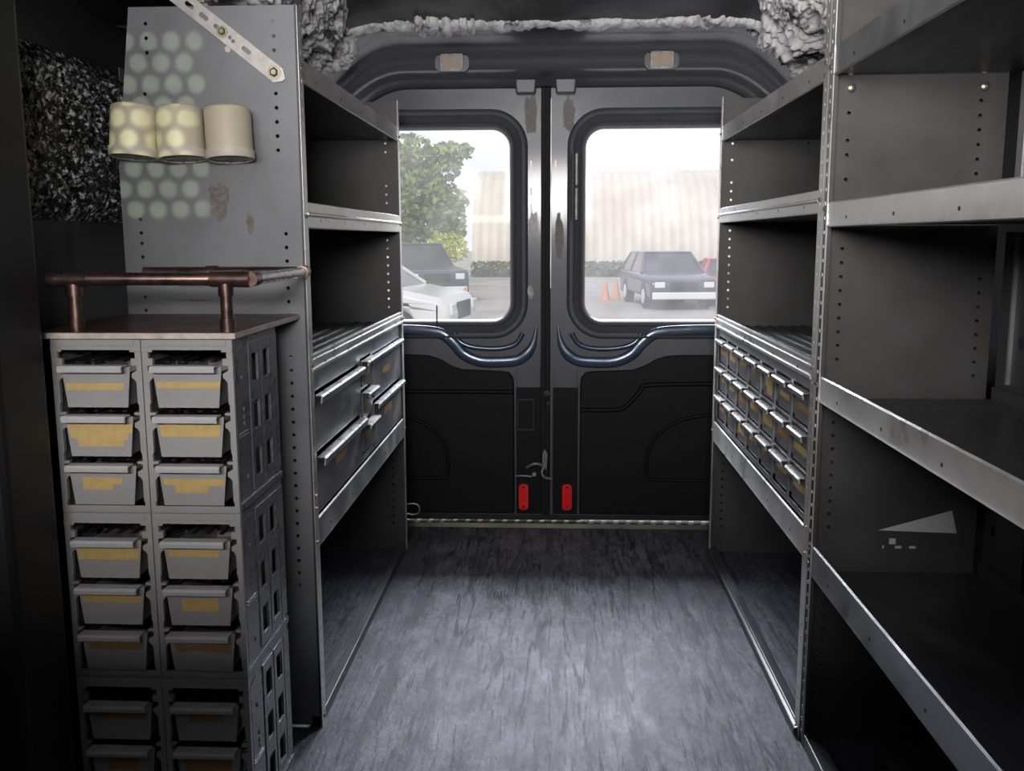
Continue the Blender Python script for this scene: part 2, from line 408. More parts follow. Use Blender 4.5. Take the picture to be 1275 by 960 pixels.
# ---- rear doors
YD = 3.70
def door(name, x0, x1, wx0, wx1, label, flip, gl):
    root = thing(name, ((x0 + x1) / 2, YD, 0.03), label, None); struct(root)
    z0, z1, wz0, wz1, r = 0.035, 1.80, 0.818, 1.560, 0.075
    b = B()
    top = []
    n = 12
    for i in range(n + 1):
        x = x1 + (x0 - x1) * i / n
        top.append((x, z1 + hdrop(x) * 1.0))
    b.prism([(x0, z0), (x1, z0)] + top, [rrect(wx0 - .055, wx1 + .055, wz0 - .05, wz1 + .05, .125)], (0, YD, 0), X_, Z_, (0, 0.035, 0))
    obj('door_skin', b, 'greypaint', root, bevel=0.003)
    # pressed surround falling in to the glass
    prof = [(.066, 3.700), (.064, 3.690), (.058, 3.686), (.052, 3.690), (.047, 3.702), (.034, 3.712), (.020, 3.718), (.012, 3.724), (.004, 3.742), (.0, 3.748)]
    b = B()
    b.loft([[(px, y, pz) for px, pz in rrect(wx0 - o_, wx1 + o_, wz0 - o_, wz1 + o_, r + o_, 8)] for o_, y in prof])
    obj('window_surround', b, 'greypaint', root, smooth=60)
    b = B()
    b.loft([[(px, y, pz) for px, pz in rrect(wx0 - o_, wx1 + o_, wz0 - o_, wz1 + o_, max(.02, r + o_), 8)] for o_, y in ((.016, 3.722), (.013, 3.712), (.006, 3.714), (-.004, 3.738), (-.006, 3.752))])
    obj('window_gasket', b, 'gasket', root, smooth=60)
    b = B(); b.prism(rrect(wx0 - .002, wx1 + .002, wz0 - .002, wz1 + .002, r, 8), None, (0, 3.748, 0), X_, Z_, (0, 0.005, 0))
    obj('window_pane', b, gl, root)
    s = -1 if flip else 1
    cxx = -0.035
    # pressed swage under the window (mirrored about the seam)
    def mir(pts): return [((cxx * 2 - px) if flip else px, pz) for px, pz in pts]
    path = mir([(-0.79, .786), (-.66, .786), (-.54, .783), (-.455, .772), (-.405, .735), (-.365, .690), (-.300, .662), (-.215, .660), (-.150, .668), (-.108, .700), (-.086, .745), (-.078, .80)])
    pts = bez([(px, 3.697, pz) for px, pz in path], 5)
    nn = len(pts)
    rad = [0.021 if i < nn * .78 else 0.021 - 0.019 * (i - nn * .78) / (nn * .22) for i in range(nn)]
    obj('pressed_swage', B().tube(pts, [q * .42 for q in rad], 20, flat=2.5), 'navy', root, smooth=60)
    path = mir([(-.40, .775), (-.385, .745), (-.345, .722), (-.27, .712), (-.20, .716), (-.155, .735), (-.13, .775)])
    obj('inner_swage', B().tube(bez([(px, 3.70, pz) for px, pz in path], 5), 0.007, 10, flat=1.5), 'navy', root, smooth=60)
    b = B(); pl = mir([(-.155, .50), (-.155, .635), (-.062, .635), (-.062, .50)])
    b.prism(pl, None, (0, 3.694, 0), X_, Z_, (0, 0.006, 0)); obj('edge_panel', b, 'greypaint', root, bevel=.002)
    b = B(); b.prism(mir([(-.157, .045), (-.157, .56), (-.058, .56), (-.058, .045)]), None, (0, 3.691, 0), X_, Z_, (0, 0.004, 0)); obj('lower_edge_panel', b, 'trim', root, bevel=.002)
    # moulded trim card
    out = mir([(-.795, .05), (-.795, .690), (-.56, .690), (-.50, .686), (-.455, .672), (-.415, .648), (-.37, .632), (-.22, .626), (-.185, .622), (-.168, .600), (-.165, .56), (-.165, .05)])
    b = B(); b.prism(out, None, (0, 3.672, 0), X_, Z_, (0, 0.028, 0))
    card = obj('trim_card', b, 'trim', root, bevel=0.006)
    # shallow shelf line across the card and the D-shaped speaker surround
    if flip: ln = [(-.168, .475), (-.30, .475), (-.345, .49), (-.40, .55), (-.44, .575), (-.79, .58)]
    else: ln = [(-.79, .545), (-.40, .545), (-.168, .545)]
    pts = [(px, 3.672, pz) for px, pz in mir(ln)]
    obj('moulded_ridge', B().tube(bez(pts, 4), 0.009, 8), 'trim', card, smooth=60)
    dd = mir([(-.78, .455), (-.66, .455), (-.56, .435), (-.48, .385), (-.435, .31), (-.43, .215), (-.46, .195), (-.78, .195)])
    obj('speaker_surround', B().tube(bez([(px, 3.672, pz) for px, pz in dd], 5), 0.007, 8), 'trim', card, smooth=60)
    return root
d1 = door('door_1', -0.80, -0.052, -0.765, -0.176, 'left rear van door, its window looking out on a tree and silver car', False, 'glass_l')
d2 = door('door_2', -0.022, 0.755, 0.106, 0.70, 'right rear van door, its window looking out on the ribbed white hut', True, 'glass_r')
# centre seals between the doors
b = B(); b.tube([(-.050, 3.69, .05), (-.050, 3.69, 1.70)], .010, 8); b.tube([(-.036, 3.70, .05), (-.036, 3.70, 1.70)], .012, 8)
obj('bottom_seal', B().box(-.79, -.058, 3.692, 3.70, .019, .040), 'rubber', d1); obj('bottom_seal', B().box(-.016, .75, 3.692, 3.70, .022, .040), 'rubber', d2)
split('door_seal', b, 'rubber', d1)
obj('seal_backing', B().box(-.056, -.018, 3.712, 3.730, .04, 1.74), 'rubber', d1)
obj('bottom_seal', B().box(-.42, .10, 3.70, 3.715, .017, .040), 'rubber', d1)
b = B(); b.box(-.024, -.020, 3.684, 3.700, .95, 1.66); obj('edge_flange', b, 'lip_dull', d2)
# latches and plates on the doors
def bracket(x, parent):
    b = B()
    b.prism([(-.036, 0), (.036, 0), (.042, .065), (-.042, .065)], None, (x, 3.652, 1.675), X_, Z_, (0, .034, 0))
    obj('latch_cover', b, 'greypaint', parent, bevel=.006)
    b = B(); b.box(x - .055, x + .055, 3.648, 3.690, 1.736, 1.745)
    for s in (-1, 1): b.box(x + s * .058 - .008, x + s * .058 + .008, 3.662, 3.69, 1.722, 1.736)
    obj('latch_flange', b, 'lip_dull', parent, bevel=.002)
bracket(-.117, d1); bracket(.032, d2)
def patch(parent, x, z, w, h, m, seed, y=3.6925, t=.0015, name='worn_patch', label=None, n=22):
    rnd = random.Random(seed); pts = []
    for k in range(n):
        a = 2 * math.pi * k / n; rr = 0.72 + 0.4 * rnd.random()
        pts.append((w / 2 * rr * math.cos(a), h / 2 * rr * math.sin(a)))
    return obj(name, B().prism(pts, None, (x, y, z), X_, Z_, (0, t, 0)), m, parent, label=label)
patch(d1, -.088, 1.19, .040, .12, 'bare', 3); patch(d1, -.100, .935, .03, .05, 'bare', 4); patch(d1, -.10, 1.60, .05, .16, 'rust', 5, y=3.698)
patch(d2, .010, 1.15, .034, .19, 'rust', 6); patch(d2, .045, 1.60, .05, .15, 'rust', 8, y=3.698)
for par, x in ((d1, -.098), (d2, -.005)):
    for z in (1.42, 1.32, 1.26):
        obj('clip_slot', B().box(x - .003, x + .003, 3.6955, 3.70, z - .014, z + .014), 'lip_dull', par)
# slots of the right window surround
for z0, z1 in ((1.34, 1.46), (1.21, 1.33)):
    obj('rubber_buffer', B().box(.070, .080, 3.694, 3.703, z0, z1), 'bare', d2, bevel=.002)
# lock hardware low on the doors
b = B(); b.prism([(-.155, .385), (-.085, .385), (-.085, .515), (-.155, .515)], [[(-.147, .393), (-.093, .393), (-.093, .507), (-.147, .507)]], (0, 3.686, 0), X_, Z_, (0, .008, 0))
obj('lock_plate', b, 'black', d1, bevel=.002)
b = B(); b.tube(bez([(-.115, 3.655, .245), (-.085, 3.645, .262), (-.06, 3.65, .258), (-.045, 3.66, .24)]), .006, 8)
b.cyl((-.085, 3.66, .215), (-.085, 3.69, .215), .008, 12); obj('latch_lever', b, 'lip_dull', d1, smooth=60)
b = B(); b.prism([(-.052, .24), (-.036, .235), (-.033, .30), (-.043, .318), (-.052, .30)], None, (0, 3.66, 0), X_, Z_, (0, .03, 0))
b.tube(bez([(-.045, 3.655, .25), (-.055, 3.65, .225), (-.04, 3.65, .205), (-.012, 3.655, .20)]), .005, 8)
obj('lock_striker', b, 'bare', d2, smooth=40)
b = B(); b.cyl((-.035, 3.672, .54), (-.035, 3.70, .54), .012, 12); b.cyl((-.03, 3.676, .50), (-.03, 3.70, .50), .007, 10); obj('lock_bolt', b, 'black', d1, smooth=40)
b = B(); b.tube(bez([(-.16, 3.665, .207), (-.13, 3.66, .210), (-.095, 3.662, .206)]), .004, 8); obj('release_cable', b, 'lip_dull', d1, smooth=60)
# red reflectors fixed on the doors
for x, lab in ((-.127, 'red oblong reflector low on the left rear door'), (.0455, 'red oblong reflector low on the right rear door')):
    b = B(); outl = rrect(-.0185, .0185, -.052, .052, .0135, 5)
    b.prism(outl, [circ(0, .040, .0055, 10)], (x, 3.6605, .123), X_, Z_, (0, .0035, 0))
    r_ = thing('reflector', (x, 3.672, .123), lab, 'reflector', 'reflectors on the rear doors')
    obj('reflector_face', b, 'red', r_)
    b = B(); b.prism(rrect(-.021, .021, -.056, .056, .015, 5), None, (x, 3.664, .123), X_, Z_, (0, .009, 0)); obj('backing', b, 'black', r_)
    b = B(); b.cyl((x, 3.658, .163), (x, 3.663, .163), .0045, 10); b.cyl((x, 3.658, .083), (x, 3.663, .083), .0055, 10); split('screw', b, 'black', r_)

# load lamps on the header
for x, lab in ((-.378, 'small rectangular roof lamp, the left one of the header pair'), (.372, 'small rectangular roof lamp, the right one of the header pair')):
    t = thing('roof_lamp', (x, 3.553, 1.762), lab, 'lamp', 'lamps on the rear header')
    b = B(); b.prism(rrect(-.062, .062, -.032, .030, .024, 6), None, (x, 3.532, 1.766), X_, Z_, (0, .024, 0)); obj('housing', b, 'header', t, bevel=.006)
    b = B(); b.prism(rrect(-.037, .037, -.027, .027, .009, 5), None, (x, 3.522, 1.766), X_, Z_, (0, .012, 0)); obj('lens', b, 'lens', t, bevel=.003)
    b = B(); b.prism(rrect(-.041, .041, -.031, .031, .011, 5), [rrect(-.034, .034, -.024, .024, .007, 5)], (x, 3.5195, 1.766), X_, Z_, (0, .014, 0)); obj('bezel', b, 'bare', t, bevel=.001)

# ---- roof bow and the foam
b = B()
def bow(u, v):
    x = WL + (WR - WL) * u
    prof = [(2.62, 1.965), (2.80, 1.945), (2.95, 1.905), (3.10, 1.862), (3.20, 1.838), (3.27, 1.835), (3.31, 1.86), (3.33, 1.93)]
    f = v * (len(prof) - 1); i = min(int(f), len(prof) - 2); t = f - i
    y = prof[i][0] * (1 - t) + prof[i + 1][0] * t; z = prof[i][1] * (1 - t) + prof[i + 1][1] * t
    n_ = noise.noise(Vector((x * 6, y * 6, 3))) * .012
    return (x, y, z + hdrop(x) * .75 + n_)
b.grid(bow, 120, 40)
struct(obj('trim_6', b, 'blackpaint', smooth=True))
def rough(p, s1, a1, s2, a2, seed=0):
    v = Vector((p[0], p[1], p[2] + seed))
    return a1 * noise.noise(v * s1) + a2 * noise.noise(v * s2)
b = B(); rings = []
NS = 420
for i in range(NS + 1):
    x = -0.86 + 1.72 * i / NS
    wob = 0.012 * noise.noise(Vector((x * 5, 0, 7))) + 0.006 * noise.noise(Vector((x * 19, 0, 2)))
    c = Vector((x, 3.245, 1.838 + hdrop(x) * .78 + wob))
    th = 0.024 * (0.75 + 0.9 * abs(noise.noise(Vector((x * 3.1, 5, 1)))) + (0.55 if -0.47 < x < -0.27 and abs(noise.noise(Vector((x * 21, 1, 1)))) > .12 else 0))
    if -0.475 < x < -0.462: th *= .45
    ring = []
    for k in range(20):
        a = 2 * math.pi * k / 20
        p = c + Vector((0, math.cos(a) * th * 1.8, math.sin(a) * th * .95))
        q = 1 + 0.9 * rough(p, 38, .35, 90, .30)
        ring.append(c + (p - c) * q + Vector((rough(p, 60, .004, 110, .003, 9), 0, 0)))
    rings.append(ring)
b.loft(rings)
tag(obj('spray_foam', b, 'foam', smooth=80), 'rough pale grey bead of spray foam along the roof bow above the rear doors', 'spray foam', kind='stuff')
def corner(side, label, seed):
    b = B()
    x_out = WL if side < 0 else WR
    def f(u, v):
        y = 2.2 + 1.13 * v
        a = R(90 * u)
        rx, rz = 0.34, 0.30
        x = x_out - side * rx * (1 - math.cos(a)) if False else x_out - side * (0.035 + rx * math.sin(a) ** 1.3)
        z = 1.60 + rz * (1 - math.cos(a)) ** .9 + 0.02
        nrm = Vector((-side * math.cos(a), 0, -math.sin(a)))
        p = Vector((x, y, z)); q = rough(p, 9, .05, 30, .028, seed) + .016 * noise.noise(p * 75)
        p += nrm * q
        return p
    b.grid(f, 110, 240)
    return tag(obj('spray_foam', b, 'foam_corner', smooth=80), label, 'spray foam', kind='stuff')
corner(-1, 'lumpy grey and black spray foam in the roof corner over the left shelves', 0)
corner(1, 'lumpy grey and black spray foam in the roof corner over the right shelves', 4)
# glossy black foam between the ribs of the left wall
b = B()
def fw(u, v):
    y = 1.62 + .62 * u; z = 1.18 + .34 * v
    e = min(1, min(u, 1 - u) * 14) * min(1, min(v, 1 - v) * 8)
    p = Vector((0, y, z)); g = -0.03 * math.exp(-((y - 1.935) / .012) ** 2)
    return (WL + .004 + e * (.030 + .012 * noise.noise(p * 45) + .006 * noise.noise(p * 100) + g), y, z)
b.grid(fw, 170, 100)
tag(obj('sprayed_insulation', b, 'foam_black_glints', smooth=80), 'glossy black crinkled insulation on the left wall beside the grey panel', 'insulation', kind='stuff')
# left wall pillar
b = B(); b.prism([(0, 0), (.09, .0), (.135, .03), (.135, .17), (.09, .21), (0, .20)], None, (WL, 1.42, 0), X_, Y_, (0, 0, 1.9))
struct(obj('trim_7', b, 'wallblack', bevel=.01))

# ================================================================ SHELVING
HP = 0.0295
def holes_col(u, v0, v1, r=.0042, skip=()):
    out = []; v = v0; i = 0
    while v <= v1:
        if i not in skip: out.append(circ(u, v, r))
        v += HP; i += 1
    return out
def end_panel(root, y, x0, x1, ztop, holes, m='panel', taper=0.0, name='end_panel'):
    b = B()
    out = [(x0, 0.004), (x1, 0.004), (x1, ztop), (x0 + taper, ztop), (x0, ztop - .33 if taper else ztop - .001)]
    b.prism(out, holes, (0, y, 0), X_, Z_, (0, 0.0018, 0))
    return obj(name, b, m, root)
def post(root, xface, s, y0, y1, ztop, m='lip', zb=0.0):
    """perforated angle edge standing at the aisle; s=+1 when the aisle lies towards +x"""
    b = B(); hs = []
    xface += s * .0065
    z = zb + .03
    ym = (y0 + y1) / 2
    while z < ztop - .02:
        hs.append([(ym - .0025, z - .0035), (ym + .0025, z - .0035), (ym + .0025, z + .0035), (ym - .0025, z + .0035)]); z += .0295
    b.prism([(y0, zb), (y1, zb), (y1, ztop), (y0, ztop)], hs, (xface, 0, 0), Y_, Z_, (-s * .0018, 0, 0))
    o = obj('post', b, m, root)
    b = B(); b.box(min(xface - s * .0024, xface - s * .010), max(xface - s * .0024, xface - s * .010), y0 + .001, y1 - .001, zb, ztop); obj('inner_flange', b, 'panel_dark', o)
    return o
def shelf(root, xa, xb, y0, y1, z, h, style, m='shelf', lipm='lip', name='shelf'):
    """tray: sheet at z, front lip of height h at x = xa (aisle side)"""
    s = 1 if xa > xb else -1       # towards the aisle
    b = B(); b.box(min(xa - s * .003, xb), max(xa - s * .003, xb), y0, y1, z, z + .003)
    b.box(min(xb, xb + s * .002), max(xb, xb + s * .002), y0, y1, z, z + .03)
    if style == 'ribbed':
        n = 9
        for i in range(n):
            x = xb + (xa - xb) * (i + .6) / (n + .3); b.box(x - .006, x + .006, y0 + .01, y1 - .01, z + .003, z + .008)
    sh = obj(name, b, m, root)
    # lip cross-section in (out, up)
    if style == 'ridge': pr = [(0, 0), (.004, -.003), (.006, 0), (.006, h * .42), (.011, h * .50), (.011, h * .56), (.006, h * .62), (.006, h), (.002, h + .002), (0, h)]
    elif style == 'ribbed': pr = [(0, 0), (.006, 0), (.009, h * .04), (.009, h * .2), (.004, h * .25), (.004, h * .5), (.008, h * .55), (.008, h * .72), (.004, h * .77), (.004, h * .93), (.008, h * .97), (.007, h + .002), (.002, h + .003), (0, h)]
    else: pr = [(0, -.001), (.003, -.005), (.008, -.003), (.0055, .002), (.0055, h - .002), (.002, h + .001), (0, h)]
    b = B(); b.prism(pr, None, (xa - s * .004, y0, z), (s, 0, 0), Z_, (0, y1 - y0, 0))
    lip = obj('front_lip', b, lipm, sh, smooth=30)
    b = B(); n = 5
    for i in range(n):
        y = y0 + (y1 - y0) * (i + .5) / n
        b.cyl((xa + s * .0012, y, z + h * .3), (xa + s * .0022, y, z + h * .3), .0035, 8)
    split('punched_hole', b, 'black', sh)
    return sh
def bolts(root, pts, s, r=.005):
    b = B()
    for x, y, z in pts: b.tube([(x, y, z), (x + s * .003, y, z), (x + s * .0045, y, z)], [r, r, r * .6], 8)
    return split('bolt', b, 'bolt', root)

# ---- left far unit
lu = thing('shelving_unit', (-.76, 2.72, 0), 'tall grey steel shelving unit left of the aisle with three cups on its end', 'shelving unit', 'steel shelving units along the van walls')
hl = holes_col(-.912, 1.155, 1.19) + holes_col(-.912, .985, 1.135) + holes_col(-.875, 1.535, 1.61) + holes_col(-.885, 1.42, 1.46)
hl += holes_col(-.590, .975, 1.175) + holes_col(-.600, 1.33, 1.61) + holes_col(-.590, .35, .90)
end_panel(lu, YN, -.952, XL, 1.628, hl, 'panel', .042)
end_panel(lu, YF, -.952, XL, 1.61, holes_col(-.598, .60, .80) + holes_col(-.598, .90, 1.165) + holes_col(-.598, 1.265, 1.345) + holes_col(-.598, 1.44, 1.49) + holes_col(-.90, 1.28, 1.35) + holes_col(-.598, .10, .43), 'panel_dark', name='far_end_panel')
post(lu, XL, 1, YN, YN + .034, 1.628); post(lu, XL, 1, YF - .022, YF + .004, 1.612)
ya, yb = YN + .028, YF - .006
for z, h, st in ((1.480, .045, 'plain'), (1.167, .053, 'ridge'), (.842, .040, 'ribbed'), (.437, .062, 'plain')):
    shelf(lu, XL + .003, -.952, ya, yb, z, h, st, lipm='lip' if z > .5 else 'lip_dull')
b = B(); b.box(XL - .02, XL + .004, YN, YF, 0.0, .028);
obj('base_rail', b, 'shelf', lu, bevel=.002)
bolts(lu, [(XL + .0065, YN + .017, z) for z in (1.49, 1.51, 1.19, .86, .56, .53, .45, .02)] + [(XL + .0065, YF - .009, z) for z in (1.49, 1.19, .86, .46)], 1, .0045)
# rusty marks and a scratch on the end panel
patch(lu, -.735, 1.225, .05, .085, 'rust', 11, y=YN - .0006, t=.0006, name='rust_stain'); patch(lu, -.668, 1.175, .018, .05, 'rust', 12, y=YN - .0006, t=.0006, name='rust_stain')
patch(lu, -.70, 1.41 + .13, .014, .014, 'sticker', 14, y=YN - .0006, t=.0006, name='rust_stain')
for i in range(7):
    rr = random.Random(i); patch(lu, -.86 + rr.random() * .26, 1.0 + rr.random() * .07, .07 + .05 * rr.random(), .006, 'rust', 40 + i, y=YN - .0006, t=.0006, name='rust_stain')

# ---- right far unit
ru = thing('shelving_unit', (.75, 2.72, 0), 'steel shelving unit right of the aisle nearest the rear doors holding small drawers', 'shelving unit', 'steel shelving units along the van walls')
XB = .925
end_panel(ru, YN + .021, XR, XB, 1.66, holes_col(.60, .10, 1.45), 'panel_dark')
end_panel(ru, YF, XR, XB, 1.61, holes_col(.602, .555, .70) + holes_col(.602, .90, 1.17) + holes_col(.602, 1.27, 1.345) + holes_col(.602, 1.405, 1.425) + holes_col(.602, 1.46, 1.50) + holes_col(.86, 1.27, 1.345) + holes_col(.86, 1.43, 1.46) + holes_col(.602, .10, .40), 'panel_dark', name='far_end_panel')
post(ru, XR, -1, YN - .008, YN + .028, 1.66); post(ru, XR, -1, YF - .022, YF + .004, 1.612)
ya2 = YN + .0255
for z, h, st in ((1.470, .047, 'plain'), (1.194, .046, 'ridge'), (.830, .044, 'ribbed'), (.430, .064, 'plain')):
    shelf(ru, XR - .003, XB, ya2, yb, z, h, st)
b = B(); b.box(XR - .004, XR + .02, YN, YF, 0.0, .026); b.tube([(XR - .006, YN, .012), (XR - .006, YF, .012)], .011, 8)
obj('base_rail', b, 'shelf', ru, bevel=.002)
bolts(ru, [(XR - .0065, YN + .012, z) for z in (1.50, 1.475, 1.22, .86, .50, .44, .02)] + [(XR - .0065, YF - .009, z) for z in (1.49, 1.21, .86, .46)], -1, .0045)

# ---- right near unit, its shelves run out of the picture
nu = thing('shelving_unit', (.75, 1.40, 0), 'dark steel shelving unit nearest on the right with four empty shelves running out of view', 'shelving unit', 'steel shelving units along the van walls')
YP = YN - .010
hs = holes_col(.605, .88, 1.145) + holes_col(.605, .505, .775) + holes_col(.605, 1.26, 1.28) + holes_col(.605, 1.31, 1.36) + holes_col(.605, 1.395, 1.40) + holes_col(.605, .12, .36)
hs += holes_col(.895, .845, 1.16) + holes_col(.872, 1.27, 1.42) + holes_col(.90, .585, .66)
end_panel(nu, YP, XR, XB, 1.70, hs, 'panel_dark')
post(nu, XR, -1, YP - .034, YP, 1.70)
yc, ydn = 0.72, YP - .030
for z, h, mm in ((1.470, .055, 'lip_dull'), (1.166, .046, 'lip'), (.797, .050, 'lip'), (.411, .061, 'lip_dull')):
    shelf(nu, XR - .003, XB, yc, ydn, z, h, 'plain', lipm=mm)
end_panel(nu, yc - .01, XR, XB, 1.70, holes_col(.605, .88, 1.145), 'panel_dark', name='near_end_panel')
post(nu, XR, -1, yc - .01, yc + .02, 1.70)
b = B(); b.box(XR - .004, XR + .03, yc, YP, 0, .03); obj('base_rail', b, 'shelf', nu, bevel=.002)
bolts(nu, [(XR - .0065, YP - .017, z) for z in (1.51, 1.485, 1.20, .83, .46, .43)], -1, .0045)
# rear corner strips against the wall, punched with round holes
b = B(); b.prism([(1.86, .10), (2.03, .10), (2.03, 1.150), (1.86, 1.150)], [circ(1.985, .30 + i * .035, .004) for i in range(22)] + [circ(1.93, .93, .016, 14), circ(1.955, .80, .014, 14), circ(1.99, .52, .013, 14), circ(1.90, 1.02, .010, 12), circ(1.915, .78, .008, 12)], (XB + .004, 0, 0), Y_, Z_, (.002, 0, 0))
obj('corner_plate', b, 'panel_dark', nu)
b = B(); b.box(XB - .004, XB + .004, 1.965, 1.972, .84, 1.14); obj('corner_plate_bead', b, 'lip_dull', nu)
b = B(); b.box(XB - .002, XB + .004, 1.94, 2.0, 1.24, 1.465); b.box(XB - .006, XB - .002, 1.966, 1.972, 1.24, 1.465); obj('corner_strip', b, 'lip_dull', nu)
b = B()
for x in (.606, .875): b.tube([(x, YP - .002, 1.445), (x, YP - .009, 1.445), (x, YP - .012, 1.445)], [.009, .009, .005], 10); b.cyl((x - .003, YP - .002, 1.475), (x - .003, YP - .006, 1.475), .006, 8)
split('shelf_bolt', b, 'bolt', nu)
# silver sheet offcuts stuck on the end panel
st = obj('reflective_sticker', B().prism([(.714, .4995), (.884, .4945), (.871, .546)], None, (0, YP - .0008, 0), X_, Z_, (0, .0008, 0)), 'sticker')
tag(st, 'silver triangular sticker on the near right shelving panel', 'sticker')
b = B(); b.box(.739, .753, YP - .0008, YP, .468, .481); b.box(.725, .728, YP - .0008, YP, .458, .465); b.prism(rrect(.752, .767, .458, .464, .003, 3), None, (0, YP - .0008, 0), X_, Z_, (0, .0008, 0)); b.prism(rrect(.783, .798, .458, .464, .003, 3), None, (0, YP - .0008, 0), X_, Z_, (0, .0008, 0))
split('glue_mark', b, 'sticker', nu)

# ================================================================ DRAWERS
def handle_b(w, out=.028, drop=.012, z=0.0, t=.002, skew=0.0):
    """curled pull along the drawer's top edge, facing -y"""
    pr = [(0, 0), (0, -t), (-out + .004, -t), (-out + t, -t - .002), (-out + t + .002, -drop), (-out, -drop), (-out - .002, -.004), (-out + .002, 0)]
    b = B(); b.prism([(-p[0], p[1]) for p in pr], None, (-w / 2, 0, z), (0, -1, 0), Z_, (w, 0, 0)); return b
def tape_b(poly, w0, w1, h, seed, t=.0006):
    """poly in u (0..1 across the face) and v (0..1 from its top)"""
    rnd = random.Random(seed); pts = []
    for u, v in poly:
        ww = w0 + (w1 - w0) * v
        pts.append(((u - .5) * ww, h * (1 - v)))
    return B().prism(pts, None, (0, -t - .0004, 0), X_, Z_, (0, t, 0))
def rect(u0, u1, v0, v1): return [(u0, v1), (u1, v1), (u1, v0), (u0, v0)]

# ---- left drawer cabinet (big drawers either side of a column of small ones)
def front_drawer(name, w, h, depth, facem, parent, loc, rot, hw, out, drop, tape=None, tapem='tape', seed=0, taper=0.0, hz=0.0, hm='handle', t=.002, dlabel=None):
    d_ = bpy.data.objects.new(name, None)
    b = B()
    b.prism([(-w / 2 + taper, 0), (w / 2 - taper, 0), (w / 2, h), (-w / 2, h)], None, (0, 0, 0), X_, Z_, (0, .003, 0))
    iw = w / 2 - taper - .004
    b.box(-iw, iw, .003, depth, .002, .005)
    b.box(-iw - .001, -iw + .001, .003, depth, .002, h - .012); b.box(iw - .001, iw + .001, .003, depth, .002, h - .012)
    b.box(-iw, iw, depth - .002, depth, .002, h - .012)
    o = obj(name, b, facem, None, bevel=0)
    bpy.data.objects.remove(d_)
    o.parent = parent; o.location = Vector(loc) - (wloc(parent)); o.rotation_euler = (0, 0, rot)
    if dlabel: o['label'] = dlabel
    hb = obj('handle', handle_b(hw, out, drop, t=t), hm, None, smooth=40); hb.parent = o; hb.location = (0, 0, h + hz)
    if tape:
        tp = obj('tape_label', tape_b(tape, w, w - 2 * taper, h, seed), tapem, None); tp.parent = o
        tp['label'] = 'yellow masking tape label'
    return o
lc = thing('drawer_cabinet', (-.75, 2.72, .50), 'steel cabinet with big and small drawers set in the left shelving above its lowest shelf', 'drawer cabinet', 'drawer cabinets set in the shelving')
def housing(root, xf, s, cells, y0, y1, z0, z1, m, depth=.34):
    """face plate with an opening per drawer plus the box behind it"""
    b = B()
    b.prism([(y0, z0), (y1, z0), (y1, z1), (y0, z1)], [[(a, c), (bb, c), (bb, dd), (a, dd)] for a, bb, c, dd in cells], (xf - s * .004, 0, 0), Y_, Z_, (-s * .002, 0, 0))
    fp = obj('housing', b, m, root)
    b = B()
    xb = xf - s * depth
    lo, hi = min(xb, xf - s * .006), max(xb, xf - s * .006)
    b.box(lo, hi, y0, y0 + .002, z0, z1); b.box(lo, hi, y1 - .002, y1, z0, z1); b.box(lo, hi, y0, y1, z1 - .002, z1); b.box(lo, hi, y0, y1, z0, z0 + .002)
    b.box(min(xb, xb + s * .002), max(xb, xb + s * .002), y0, y1, z0, z1)
    obj('casing', b, 'black', root)  # coloured black to put shade into the gaps around the drawers
    return fp
zc0, zc1 = .502, .838
cellsL = [(2.125, 2.645, .655, .792), (2.125, 2.645, .512, .648), (2.660, 2.815, .718, .802), (2.660, 2.815, .628, .712), (2.660, 2.815, .520, .622), (2.828, 3.345, .660, .795), (2.828, 3.345, .512, .652)]
housing(lc, XL, 1, cellsL, ya + .003, yb - .003, zc0, zc1, 'lip_dull')
dspec = [(2.385, .655, .505, .125, .50, .017, .019, None, None), (2.385, .512, .505, .122, .50, .020, .020, rect(.36, .60, .30, .48), 'tape_old'),
         (2.737, .722, .130, .070, .15, .022, .014, rect(.25, .8, .45, .68), 'tape_old'), (2.737, .630, .130, .070, .15, .023, .014, rect(.2, .75, .35, .6), 'tape_old'), (2.737, .528, .130, .080, .15, .024, .014, rect(.2, .8, .3, .55), 'tape_old'),
         (3.087, .662, .50, .125, .50, .014, .014, rect(.30, .55, .45, .60), 'tape_old'), (3.087, .514, .50, .125, .50, .016, .016, rect(.32, .60, .30, .48), 'tape_old')]
for i, (y, z, w, h, hw, out, dr, tp, tm) in enumerate(dspec):
    front_drawer('drawer', w, h, .30, 'drawer_steel', lc, (XL - .001, y, z), R(90), hw, out, dr, tp, tm or 'tape', i, hz=.004)
for y0, y1, zt in ((2.125, 2.185, .806), (2.85, 2.90, .815)):
    s_ = obj('blue_sticker', B().box(XL - .004, XL - .0032, y0, y1, zt - .008, zt + .014), 'blue', lc); s_['label'] = 'small blue sticker on the housing'

